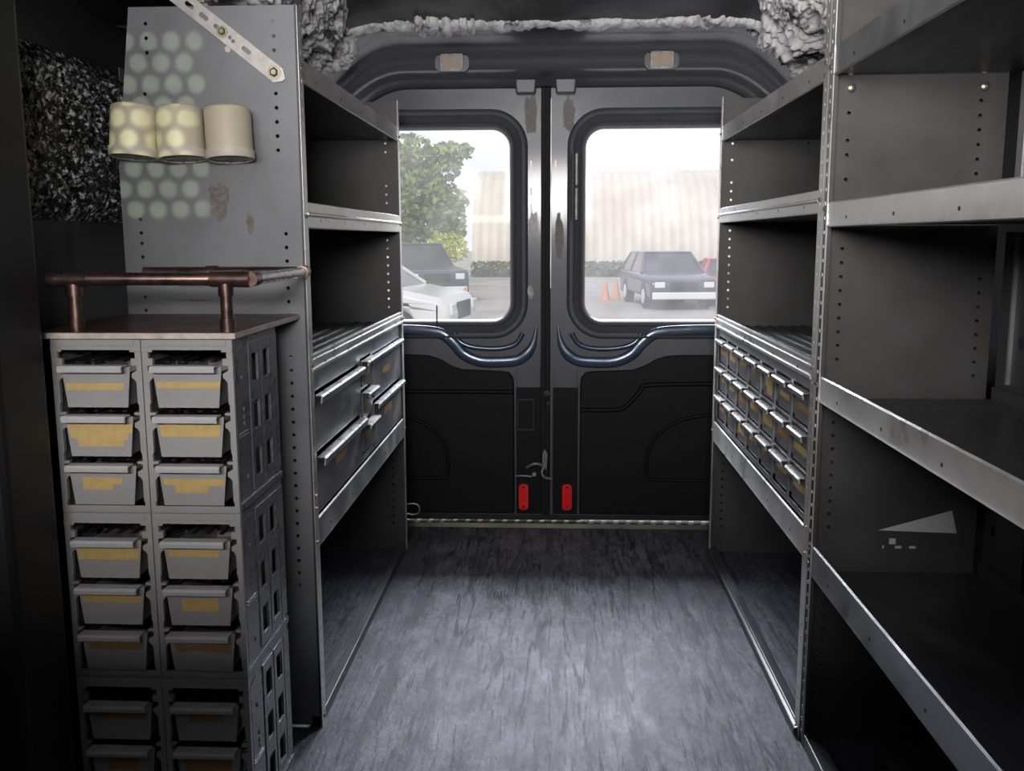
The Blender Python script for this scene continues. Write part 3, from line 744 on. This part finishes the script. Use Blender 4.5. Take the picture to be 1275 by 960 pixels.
# ---- right drawer cabinet, seven columns of three
rc = thing('drawer_cabinet', (.75, 2.72, .50), 'steel cabinet of small drawers in three rows set in the right shelving', 'drawer cabinet', 'drawer cabinets set in the shelving')
zr0, zr1 = .497, .826
cells = []
pit = .1765
for c in range(7):
    yc_ = 3.272 - c * pit
    for r_ in range(3):
        zz = .712 - r_ * .099
        cells.append((yc_ - .078, yc_ + .078, zz - .003, zz + .090))
housing(rc, XR, -1, cells, ya2 + .003, yb - .003, zr0, zr1, 'lip_dull')
tapes = {(0, 0): rect(.1, .9, .35, .62), (1, 0): rect(.1, .85, .3, .62), (2, 0): rect(.2, .8, .3, .5), (3, 0): rect(.1, .85, .32, .5), (4, 0): [(.35, .9), (.8, .9), (.8, .25), (.2, .25), (.2, .65), (.35, .65)], (5, 0): rect(.15, .85, .45, .62), (6, 0): rect(.1, .9, .45, .64),
         (0, 1): rect(.2, .8, .35, .55), (1, 1): rect(.2, .8, .4, .6), (2, 1): rect(.1, .9, .3, .7), (3, 1): rect(.1, .9, .35, .6), (4, 1): rect(.1, .9, .3, .72), (5, 1): rect(.08, .92, .25, .65), (6, 1): rect(.05, .95, .45, .68),
         (0, 2): rect(.2, .8, .4, .6), (1, 2): rect(.15, .8, .35, .55), (2, 2): rect(.1, .85, .25, .72), (3, 2): rect(.12, .85, .32, .55), (4, 2): rect(.1, .9, .3, .52), (5, 2): rect(.15, .9, .3, .5), (6, 2): rect(.1, .9, .3, .55)}
proto = None
for c in range(7):
    for r_ in range(3):
        yc_ = 3.272 - c * pit; zz = .712 - r_ * .099
        loc = Vector((XR + .010, yc_, zz))
        if proto is None:
            proto = front_drawer('drawer', .135, .078, .30, 'drawer_steel', rc, loc, R(-90), .135, .019, .015, None, hz=.002)
            o = proto
        else:
            o = proto.copy(); COL.objects.link(o); o.parent = rc
            h_ = [x for x in proto.children if x.name.startswith('handle')][0].copy(); COL.objects.link(h_); h_.parent = o
            o.location = loc - wloc(rc)
        tp = obj('tape_label', tape_b(tapes[(c, r_)], .135, .135, .078, 0), 'tape' if (c + r_) % 3 else 'tape_old', None); tp.parent = o
        tp['label'] = 'yellow masking tape label'

# ================================================================ STACK OF PLASTIC DRAWER MODULES
MW, MH, MD, Y0 = .1665, .3215, .275, 1.652
def stile_profile():
    """inner edge of a stile: (distance from the module side, z from the bottom), going up"""
    pts = []
    for k in range(3):
        z = .0115 + k * .0905
        pts += [(.010, z), (.010, z + .044 - .036), (.012, z + .012), (.012, z + .050), (.016, z + .056), (.020, z + .058), (.020, z + .066), (.013, z + .070), (.010, z + .072), (.010, z + .080), (.020, z + .081), (.020, z + .0855), (.010, z + .0855)]
    return pts[:-1] + [(.020, .300)] if False else pts[:-2] + [(.020, .2795), (.020, .286), (.012, .286), (.012, .301)]
def module(x0, z0, label, broken):
    t = thing('drawer_module', (x0 + MW / 2, Y0 + MD / 2, z0), label, 'drawer module', 'interlocked plastic drawer modules in the stack')
    sp = stile_profile()
    left = [(p[0], p[1]) for p in sp]; right = [(MW - p[0], p[1]) for p in reversed(sp)]
    g = .0008
    b = B(); b.prism([(g, 0), (MW - g, 0), (MW - g, MH - g), (g, MH - g)], [left + right], (x0, Y0, z0), X_, Z_, (0, .010, 0))
    # dovetail joints showing as raised blocks at the head and the foot of the stiles
    for sx in (g, MW - g - .020): b.box(x0 + sx, x0 + sx + .020, Y0 - .0015, Y0, z0 + MH - .024, z0 + MH - .016)
    b.box(x0 + .004, x0 + MW - .004, Y0 - .0015, Y0, z0 + .003, z0 + .014)
    b.box(x0 + .012, x0 + MW - .012, Y0 - .0018, Y0, z0 + MH - .013, z0 + MH - .001)
    fr = obj('front_frame', b, 'plastic', t, bevel=.0008)
    # carcass: two side walls with window holes, top, bottom and divider plates
    def side(x, s):
        b = B(); hol = []
        for cc, (ya_, yb_) in enumerate(((.108, .145), (.176, .214))):
            for k in range(3): hol.append([(ya_, .045 + k * .092), (yb_, .045 + k * .092), (yb_, .098 + k * .092), (ya_, .098 + k * .092)])
        b.prism([(.010, 0), (MD, 0), (MD, MH - .001), (.010, MH - .001)], hol, (x, Y0, z0), Y_, Z_, (s * .002, 0, 0))
        # raised fields round the windows
        for ya_, yb_ in ((.092, .158), (.164, .230)):
            ho = [[(ya_ + .016, .045 + k * .092), (yb_ - .013, .045 + k * .092), (yb_ - .013, .098 + k * .092), (ya_ + .016, .098 + k * .092)] for k in range(3)]
            b.prism([(ya_, .022), (yb_, .022), (yb_, .305), (ya_, .305)], ho, (x, Y0, z0), Y_, Z_, (-s * .0028, 0, 0))
        b.prism([(.018, .022), (.086, .022), (.086, .300), (.05, .304), (.018, .297)], None, (x, Y0, z0), Y_, Z_, (-s * .0016, 0, 0))
        b.prism([(.236, .022), (.272, .022), (.272, .305), (.236, .305)], None, (x, Y0, z0), Y_, Z_, (-s * .0022, 0, 0))
        b.prism([(.010, .0), (MD, .0), (MD, .014), (.010, .014)], None, (x, Y0, z0), Y_, Z_, (-s * .0036, 0, 0))
        for zz in (.135, .141): b.box(x - s * .0035, x, Y0 + .020, Y0 + .075, z0 + zz, z0 + zz + .0025)
        for yy, zz in ((.05, .245), (.055, .185), (.055, .170), (.055, .158), (.06, .055)): b.tube([(x, Y0 + yy, z0 + zz), (x - s * .004, Y0 + yy, z0 + zz)], [.0055, .004], 10)
        return obj('side_wall', b, 'plastic_side', t, bevel=.0006)
    side(x0 + .0045, 1); side(x0 + MW - .0045, -1)
    b = B()
    b.box(x0 + .004, x0 + MW - .004, Y0 + .010, Y0 + MD, z0 + .001, z0 + .004)
    b.box(x0 + .004, x0 + MW - .004, Y0 + .010, Y0 + MD, z0 + MH - .005, z0 + MH - .002)
    b.box(x0 + .004, x0 + MW - .004, Y0 + MD - .003, Y0 + MD, z0 + .001, z0 + MH - .002)
    for k in range(3):
        z = z0 + .0115 + k * .0905 + .086
        for i in range(6): b.box(x0 + .012 + i * .027, x0 + .020 + i * .027, Y0 + .012, Y0 + MD - .003, z - .001, z + .001)
    obj('carcass', b, 'black', t)  # interior coloured black, painting in the shade behind the drawer openings
    return t
DW0, DW1, DH = .126, .108, .0735
tapesM = {
 (0, 0): [(rect(.03, .93, .40, .57), 'tape'), ([(.14, .75), (.88, .75), (.88, .58), (.95, .58), (.95, .40), (1.0, .40), (1.0, .18), (.02, .18), (.05, .55), (.14, .55)], 'tape'), ([(.18, .62), (.66, .62), (.66, .48), (.80, .48), (.80, .30), (.18, .30)], 'tape')],
 (1, 0): [(rect(.03, 1.0, .36, .52), 'tape'), (rect(.05, .96, .17, .50), 'tape'), ([(.22, .68), (.75, .68), (.75, .50), (.98, .50), (.98, .32), (.05, .32), (.05, .48), (.22, .48)], 'tape')],
 (0, 1): [(rect(.03, .98, .18, .52), 'tape'), (rect(.05, .97, .22, .42), 'tape'), (rect(.08, .95, .24, .44), 'tape_old')],
 (1, 1): [(rect(.06, .84, .24, .42), 'tape'), (rect(.22, .80, .28, .62), 'tape'), ([(.12, .52), (.40, .44), (.97, .50), (.97, .26), (.5, .26), (.35, .34), (.06, .26)], 'tape_old')],
 (0, 2): [(rect(.08, .94, .24, .44), 'tape_old'), (rect(.25, .76, .20, .62), 'tape_old'), (rect(.1, .9, .3, .5), 'tape_old')],
 (1, 2): [(rect(.24, .78, .28, .48), 'tape_old'), (rect(.10, .88, .25, .70), 'tape_old'), (rect(.1, .9, .3, .5), 'tape_old')]}
rowname = ['top', 'middle', 'bottom']
for row in range(3):
    for c in range(2):
        x0 = -.9085 + c * MW; z0 = .9655 - MH * (row + 1) + .0
        if row == 2: z0 = max(z0, .0005)
        t = module(x0, z0, 'grey plastic module of three taped drawers, %s %s of the stack on the left' % (rowname[row], ['left', 'right'][c]), False)
        for k in range(3):
            z = z0 + .0165 + (2 - k) * .0905
            poly, tm = tapesM[(c, row)][k]
            o = front_drawer('drawer', DW0, DH, .24, 'plastic', t, (x0 + MW / 2, Y0 - .004, z), 0, .116, .024, .0115, poly, tm, 0, taper=.008, hz=.0045, hm='plastic_light', t=.0025)

# cardboard-brown board on the stack
bd = thing('top_board', (-.765, 1.86, .966), 'brown stained board with worn pale edge lying on the plastic drawer stack', 'board')
out = [(-.958, 1.715), (-.925, 1.646), (-.566, 1.640), (-.566, 2.060), (-.945, 2.060)]
b = B(); b.prism([(-.928, 1.640), (-.566, 1.640), (-.566, 2.062), (-.945, 2.062), (-.958, 1.86)], None, (0, 0, .9662), X_, Y_, (0, 0, .0105)); obj('board_core', b, 'boardedge', bd, bevel=.001)
b = B(); b.prism([(-.926, 1.642), (-.568, 1.642), (-.568, 2.060), (-.943, 2.060), (-.956, 1.86)], None, (0, 0, .9767), X_, Y_, (0, 0, .0012)); obj('board_surface', b, 'boardtop', bd)

# copper pipe guard rail
cr = thing('copper_rail', (-.72, 1.80, .978), 'tarnished copper pipe guard rail standing on the brown board', 'pipe rail')
zt = 1.071; zb = .9781
front = [(-.890, 1.655, zt + .001), (-.545, 1.655, zt), (-.5385, 1.662, zt), (-.5385, 1.672, zt)]
obj('front_pipe', B().tube(front, .0115, 14), 'copper', cr, smooth=50)
b = B()
for x in (-.857, -.583):
    b.tube([(x - .026, 1.655, zt), (x + .026, 1.655, zt)], .0140, 14); b.tube([(x, 1.655, zt - .030), (x, 1.655, zt - .008)], .0135, 14)
    b.tube([(x, 1.655, zb + .022), (x, 1.655, zb)], .0135, 14)
b.tube([(-.560, 1.655, zt), (-.5385, 1.655, zt)], .0145, 14); b.tube([(-.5385, 1.650, zt), (-.5385, 1.684, zt)], .0138, 14); b.tube([(-.902, 1.655, zt), (-.885, 1.655, zt)], .0132, 14)
split('pipe_fitting', b, 'copper', cr, smooth=50)
for x in (-.857, -.583): obj('post', B().tube([(x, 1.655, zt - .02), (x, 1.655, zb)], .0108, 14), 'copper', cr, smooth=50)
obj('side_pipe', B().tube([(-.5385, 1.68, zt), (-.5440, 2.02, zt - .001)], .0112, 14), 'zinc', cr, smooth=50)
obj('back_pipe', B().tube([(-.90, 2.045, zt), (-.548, 2.045, zt)], .0108, 14), 'copper', cr, smooth=50)
b = B(); b.tube([(-.548, 2.055, zt), (-.544, 2.015, zt)], .014, 12); b.tube([(-.76, 2.045, zt), (-.735, 2.045, zt)], .0135, 12); b.cyl((-.748, 2.02, zt), (-.748, 2.045, zt), .004, 8)
split('pipe_fitting', b, 'copper', cr, smooth=50)

# three cream cups on the end panel
for i, (x, z, tl, rr, lab) in enumerate(((-.893, 1.312, 2.5, .0485, 'cream plastic cup fixed to the grey panel, leftmost of three'), (-.790, 1.308, -3.5, .0485, 'cream plastic cup fixed to the grey panel, middle of three'), (-.686, 1.306, -3.0, .0480, 'cream plastic cup fixed to the grey panel, rightmost of three'))):
    t = thing('plastic_cup', (x, YN - .056 + (.004 if i == 1 else 0), z), lab, 'cup', 'cream cups on the grey panel')
    t.rotation_euler = (R(-5), 0, 0)
    def lf(prof, m_, nm, sm=30):
        b = B(); b.lathe(prof, (0, 0, 0), 48); o = obj(nm, b, m_, t, smooth=sm, world=False); o.rotation_euler = (0, R(tl), 0); return o
    lf([(0, .106), (rr * .90, .106), (rr * .97, .103), (rr, .096), (rr, .016), (rr * .5, .014)], 'cup', 'cup_body')
    lf([(rr * .99, .019), (rr + .0022, .018), (rr + .0025, .003), (rr + .001, 0), (rr - .003, 0), (rr - .003, .006)], 'cup_cap', 'cap')
    b = B(); b.lathe([(0, .002), (rr * .5, .0015), (rr * .55, .003), (rr - .003, .003), (rr - .003, .01)], (0, 0, 0), 40); 
    for a in range(4):
        an = R(45 * a + 20); dx, dy = math.cos(an), math.sin(an)
        b.prism([(-rr * .9, -.0015), (rr * .9, -.0015), (rr * .9, .0015), (-rr * .9, .0015)], None, (0, 0, .0005), (dx, dy, 0), (-dy, dx, 0), (0, 0, .003))
    o = obj('cap_base', b, 'cup_base', t, world=False, smooth=30); o.rotation_euler = (0, R(tl), 0)

# slotted strap bolted across the panel top
p0, p1 = Vector((-.800, 1.648)), Vector((-.592, 1.484))
sd = (p1 - p0).normalized(); sn = Vector((-sd.y, sd.x)); Ls = (p1 - p0).length
sb = thing('slotted_strap', (-.70, YN - .004, 1.56), 'pale slotted metal strap bolted diagonally across the grey panel top', 'metal strap')
hol = []
k = .02
slots = [.020, .058, .096, .170]
for s_ in slots: hol.append(rrect(s_, s_ + .022, -.0045, .0045, .004, 4))
hol.append(circ(.138, 0, .004, 10)); hol.append(circ(.148, -.002, .004, 10))
b = B(); b.prism([(-.05, -.0175), (Ls, -.0175), (Ls + .014, -.004), (Ls + .016, .004), (Ls, .0175), (-.05, .0175)], hol, (p0.x, YN - .006, p0.y), (sd.x, 0, sd.y), (sn.x, 0, sn.y), (0, .003, 0)); obj('strap_bar', b, 'strap', sb, bevel=.0006)
for dist, rr in ((.118, .0085), (Ls - .010, .0100)):
    q = p0 + sd * dist
    b = B(); b.tube([(q.x, YN - .003, q.y), (q.x, YN - .011, q.y), (q.x, YN - .014, q.y)], [rr, rr, rr * .6], 6); b.tube([(q.x, YN - .0065, q.y), (q.x, YN - .0078, q.y)], rr * 1.45, 18)
    obj('bolt', b, 'bolt', sb, smooth=30)

# wire hook at the foot of the far post
b = B(); b.tube(bez([(-.552, 3.38, .168), (-.53, 3.38, .172), (-.512, 3.38, .168), (-.503, 3.38, .155), (-.507, 3.38, .138), (-.525, 3.38, .130), (-.552, 3.38, .134)], 5), .0028, 8)
obj('wire_loop', b, 'wire', lu, smooth=60)
b = B(); b.tube([(-.466, 3.68, .80), (-.464, 3.672, .885)], .0028, 6); obj('wire_stub', b, 'black', d1)

# perforated sheet of the cab partition, beside the camera
b = B(); hol = []
rw = 0
z = 1.462
while z < 1.606:
    x = -.80 + (rw % 2) * .0095
    while x < -.586: hol.append(circ(x, z, .0073, 12)); x += .019
    z += .0168; rw += 1
b.prism([(-.95, 1.30), (-.38, 1.30), (-.38, 1.75), (-.95, 1.75)], hol, (0, .20, 0), X_, Z_, (0, .001, 0))
pp = obj('perforated_partition', b, 'panel_dark'); tag(pp, 'perforated steel sheet of the cab partition beside the viewer', 'partition')

# ================================================================ OUTSIDE
GZ = -0.65
def flat_mat(n, c, rough=.8, v=None, s=2, **k): M[n] = mat(n, c, rough, 0, v, s, **k)
flat_mat('asphalt', (.40, .38, .36), .9, (.30, .29, .28), .6)
flat_mat('hutmetal', (.66, .60, .52), .5, (.56, .51, .44), .5)
flat_mat('leaf_a', (.27, .33, .08), .6, (.13, .20, .05), .7)
flat_mat('leaf_b', (.55, .58, .05), .6, (.36, .42, .03), 1.5)
flat_mat('bark', (.10, .08, .06), .9)
flat_mat('silver', (.62, .62, .63), .25, coat=.6); flat_mat('darkblue', (.03, .05, .09), .3, coat=.6)
flat_mat('blackcar', (.035, .045, .06), .3, coat=.6); flat_mat('redcar', (.45, .04, .04), .3, coat=.6)
flat_mat('carglass', (.03, .035, .04), .08); flat_mat('tyre', (.02, .02, .02), .8); flat_mat('chrome', (.7, .7, .7), .2)
flat_mat('orange', (.62, .27, .16), .6); flat_mat('white', (.8, .8, .8), .6); flat_mat('hedge', (.12, .16, .05), .8, (.06, .09, .02), 3)
g = obj('ground', B().box(-60, 60, 4.2, 140, GZ - .1, GZ), 'asphalt'); struct(g)
# quonset hut: ribbed half barrel lying across the view
hut = thing('quonset_hut', (12, 52, GZ), 'long pale ribbed metal hut with a rounded roof beyond the parking lot', 'building')
b = B(); rad = 5.25; X0, X1 = -4.1, 20
NR = 52 * 6
rings = []
for i in range(NR + 1):
    x = X0 + (X1 - X0) * i / NR
    ph = (i % 6) / 6.0
    bulge = .10 * abs(math.sin(math.pi * ph))
    rings.append([(x, 51.5 - (rad + bulge) * math.cos(R(a)), GZ + (rad + bulge) * math.sin(R(a)) * 1.0) for a in range(0, 181, 6)])
b.loft(rings, closed=False); obj('ribbed_shell', b, 'hutmetal', hut, smooth=60)
b = B(); b.prism([(51.5 - rad * math.cos(R(a)), GZ + rad * math.sin(R(a))) for a in range(0, 181, 6)], None, (X0 + .05, 0, 0), Y_, Z_, (.05, 0, 0)); obj('end_wall', b, 'hutmetal', hut)
b = B(); b.box(X0, X1, 46.0, 46.3, GZ, GZ + .35); obj('footing', b, 'asphalt', hut)
# trees
def tree(name, x, y, h, crowns, m, label, n, leaf=.16, trunk=True, grp=None):
    t = thing(name, (x, y, GZ), label, 'tree' if trunk else 'shrub', grp)
    rnd = random.Random(int(x * 31 + y)); b = B()
    for (cx_, cy_, cz_, rx, ry, rz) in crowns:
        cnt = int(n * rx * rz)
        for _ in range(cnt):
            while True:
                v = Vector((rnd.uniform(-1, 1), rnd.uniform(-1, 1), rnd.uniform(-1, 1)))
                if .25 < v.length < 1: break
            p = Vector((x + cx_ + v.x * rx, y + cy_ + v.y * ry, GZ + cz_ + v.z * rz))
            e = Vector((rnd.uniform(-1, 1), rnd.uniform(-1, 1), rnd.uniform(-1, 1))).normalized() * leaf
            f = e.cross(Vector((rnd.uniform(-1, 1), rnd.uniform(-1, 1), rnd.uniform(-1, 1)))).normalized() * leaf * .6
            vs = [b.bm.verts.new(p + q) for q in (-e, f, e, -f)]; b.bm.faces.new(vs)
    obj('foliage', b, m, t)
    if trunk:
        b = B(); b.tube([(x, y, GZ), (x + .1, y, GZ + h * .35), (x - .1, y, GZ + h * .7)], [.2, .15, .07], 8)
        for (cx_, cy_, cz_, rx, ry, rz) in crowns: b.tube([(x + .05, y, GZ + h * .3), (x + cx_ * .9, y + cy_ * .9, GZ + cz_)], [.09, .03], 6)
        obj('trunk', b, 'bark', t, smooth=60)
    return t
tree('leafy_tree', -6.6, 37, 7.5, [(0, 0, 3.6, 1.8, 1.5, 1.9), (1.3, .3, 3.3, 1.3, 1.2, 1.4), (-1.4, 0, 4.7, 1.6, 1.3, 1.5), (.9, 0, 5.0, 1.0, .9, .8), (2.2, .2, 4.5, .8, .7, .5), (2.5, .2, 5.1, 1.0, .7, .35), (2.3, .3, 3.2, .9, .8, .8), (1.8, .5, 2.2, 1.3, 1, 1.1), (-.4, .5, 2.0, 1.5, 1, 1.2)], 'leaf_a', 'large green tree in front of the sky seen through the left door window', 520)
tree('leafy_tree', -3.3, 17, 5.5, [(-.6, 0, 4.2, .9, .7, .35), (.3, 0, 4.45, .9, .7, .28), (-1.0, .2, 3.7, .5, .5, .4)], 'leaf_a', 'thin hanging branches over the silver car outside the left door window', 420, leaf=.09)
tree('flowering_shrub', -3.9, 34, 2, [(0, 0, 1.45, .8, .6, .55), (-.9, 0, 1.1, .5, .5, .45)], 'leaf_b', 'yellow-green sunlit shrub behind the dark blue car', 900, leaf=.09, trunk=False)
b = B()
rnd = random.Random(5)
for _ in range(5000):
    p = Vector((rnd.uniform(-4.0, 16), rnd.uniform(44.8, 45.6), GZ + rnd.random() ** 1.5 * .7))
    e = Vector((rnd.uniform(-1, 1), rnd.uniform(-1, 1), rnd.uniform(0, 1))).normalized() * .13; f = e.cross(Vector((0, 1, .3))).normalized() * .05
    b.bm.faces.new([b.bm.verts.new(p + q) for q in (-e, f, e, -f)])
tag(obj('weeds', b, 'hedge'), 'low strip of weeds along the foot of the ribbed hut', 'weeds', kind='stuff')
tree('leafy_tree', 13.5, 38, 6, [(0, 0, 4.0, 1.6, 1.5, 1.4), (-1.2, 0, 3.2, 1.0, 1.0, .9)], 'leaf_a', 'green tree at the right edge beyond the ribbed hut front', 300)
# vehicles: profile along local x (front = +x), widths tapered at the roof
def car(name, loc, rot, L_, H_, Wd, paint, label, low, cab, hood_light=True):
    t = thing(name, loc, label, 'car'); t.rotation_euler = (0, 0, rot)
    # lower body
    arches = []
    wr = H_ * .22; wx = (L_ * .30, -L_ * .30)
    pts = [(-L_ / 2, .25)]
    for c in (wx[1], wx[0]):
        for k in range(9):
            a = math.pi - math.pi * k / 8; pts.append((c + wr * 1.18 * math.cos(a), max(.25, wr + wr * 1.18 * math.sin(a))))
    pts += [(L_ / 2, .25)] + [(px * L_, pz * H_) for px, pz in low]
    b = B(); b.prism(pts, None, (0, -Wd / 2, 0), X_, Z_, (0, Wd, 0)); obj('body', b, paint, t, bevel=.09, world=False, smooth=30)
    # cabin: tapered loft
    def ring(s, inset): return [(px * L_, s * (Wd / 2 - .03 - inset * max(0, (pz - cab[0][1])) * H_), pz * H_) for px, pz in cab]
    b = B(); r1, r2 = ring(1, .38), ring(-1, .38); b.loft([r1, r2]); b.bm.faces.new([b.bm.verts.new(p) for p in r1]); b.bm.faces.new([b.bm.verts.new(p) for p in reversed(r2)])
    obj('cabin_glass', b, 'carglass', t, world=False)
    top = [(px * L_, pz * H_) for px, pz in cab]
    b = B(); x0 = max(p[0] for p in top if p[1] > H_ * .95); x1 = min(p[0] for p in top if p[1] > H_ * .95); hw = Wd / 2 - .03 - .38 * (1 - cab[0][1]) * H_
    b.box(x1, x0, -hw - .02, hw + .02, H_ - .04, H_ + .02)
    obj('roof', b, paint, t, bevel=.03, world=False)
    b = B()
    for s in (-1, 1):
        for a_, c_ in ((top[0], top[1]), (top[-1], top[-2])):
            ya_ = s * (Wd / 2 - .03); yb_ = s * hw
            b.tube([(a_[0], ya_, a_[1]), (c_[0], yb_, c_[1])], .04, 6)
        b.tube([((x0 + x1) / 2, s * (Wd / 2 - .03), cab[0][1] * H_), ((x0 + x1) / 2, s * hw, H_)], .04, 6)
    obj('pillars', b, paint, t, world=False)
    for c in wx:
        for s in (-1, 1):
            b = B(); b.tube([(c, s * (Wd / 2 - .22), wr), (c, s * (Wd / 2 + .0), wr)], wr, 24); w = obj('wheel', b, 'tyre', t, bevel=.02, world=False)
            b = B(); b.tube([(c, s * (Wd / 2), wr), (c, s * (Wd / 2 + .015), wr)], wr * .6, 16); obj('hubcap', b, 'chrome', w, world=False)
    for s in (-1, 1):
        b = B(); b.box(L_ / 2 - .03, L_ / 2 + .02, s * Wd * .36 - .13, s * Wd * .36 + .13, H_ * .40, H_ * .50); obj('headlight', b, 'chrome', t, bevel=.02, world=False)
    b = B(); b.box(L_ / 2 - .02, L_ / 2 + .015, -Wd * .2, Wd * .2, H_ * .36, H_ * .50); obj('grille', b, 'tyre', t, world=False)
    b = B(); b.box(L_ / 2 - .02, L_ / 2 + .05, -Wd * .47, Wd * .47, .28, .46); obj('bumper', b, paint if paint == 'silver' else 'chrome', t, bevel=.03, world=False)
    return t
lowS = [(.5, .50), (.47, .56), (.18, .64), (-.46, .66), (-.5, .58)]
cabS = [(.20, .63), (.05, .97), (0, 1.0), (-.34, 1.0), (-.38, .97), (-.47, .65)]
car('silver_car', (-3.62, 14.6, GZ), R(-8), 4.5, 1.74, 1.85, 'silver', 'silver car parked close behind the van at the left', [(.5, .46), (.47, .55), (.33, .62), (-.46, .66), (-.5, .58)], [(.31, .62), (.12, .96), (.07, 1.0), (-.36, 1.0), (-.40, .97), (-.47, .65)])
lowP = [(.5, .50), (.48, .56), (.20, .60), (-.5, .60)]
cabP = [(.16, .59), (.07, .97), (.04, 1.0), (-.12, 1.0), (-.15, .97), (-.18, .60)]
car('pickup_truck', (-4.2, 29, GZ), R(-70), 5.0, 1.65, 1.85, 'darkblue', 'dark blue pickup parked beyond the silver car', lowP, cabP)
car('black_car', (2.95, 26, GZ), R(-84), 4.4, 1.42, 1.72, 'blackcar', 'dark car facing the van in front of the ribbed hut', lowS, cabS)
car('red_car', (5.0, 27.5, GZ), R(-95), 4.3, 1.20, 1.7, 'redcar', 'red car parked to the right of the dark car', lowS, cabS)
for x, y, lab in ((-2.35, 24.5, 'orange traffic cone seen through the left door window'), (1.42, 27.5, 'orange traffic cone left of the dark car, the left one of two'), (1.80, 28.6, 'orange traffic cone left of the dark car, nearer to that car')):
    t = thing('traffic_cone', (x, y, GZ), lab, 'traffic cone', 'traffic cones in the lot')
    b = B(); b.lathe([(.13, .03), (.03, .55), (0, .56)], (x, y, GZ), 16); obj('cone_body', b, 'orange', t, smooth=40)
    b = B(); b.lathe([(.097, .20), (.068, .35)], (x, y, GZ), 16); obj('reflective_band', b, 'white', t, smooth=40)
    obj('cone_base', B().box(x - .16, x + .16, y - .16, y + .16, GZ, GZ + .03), 'orange', t)
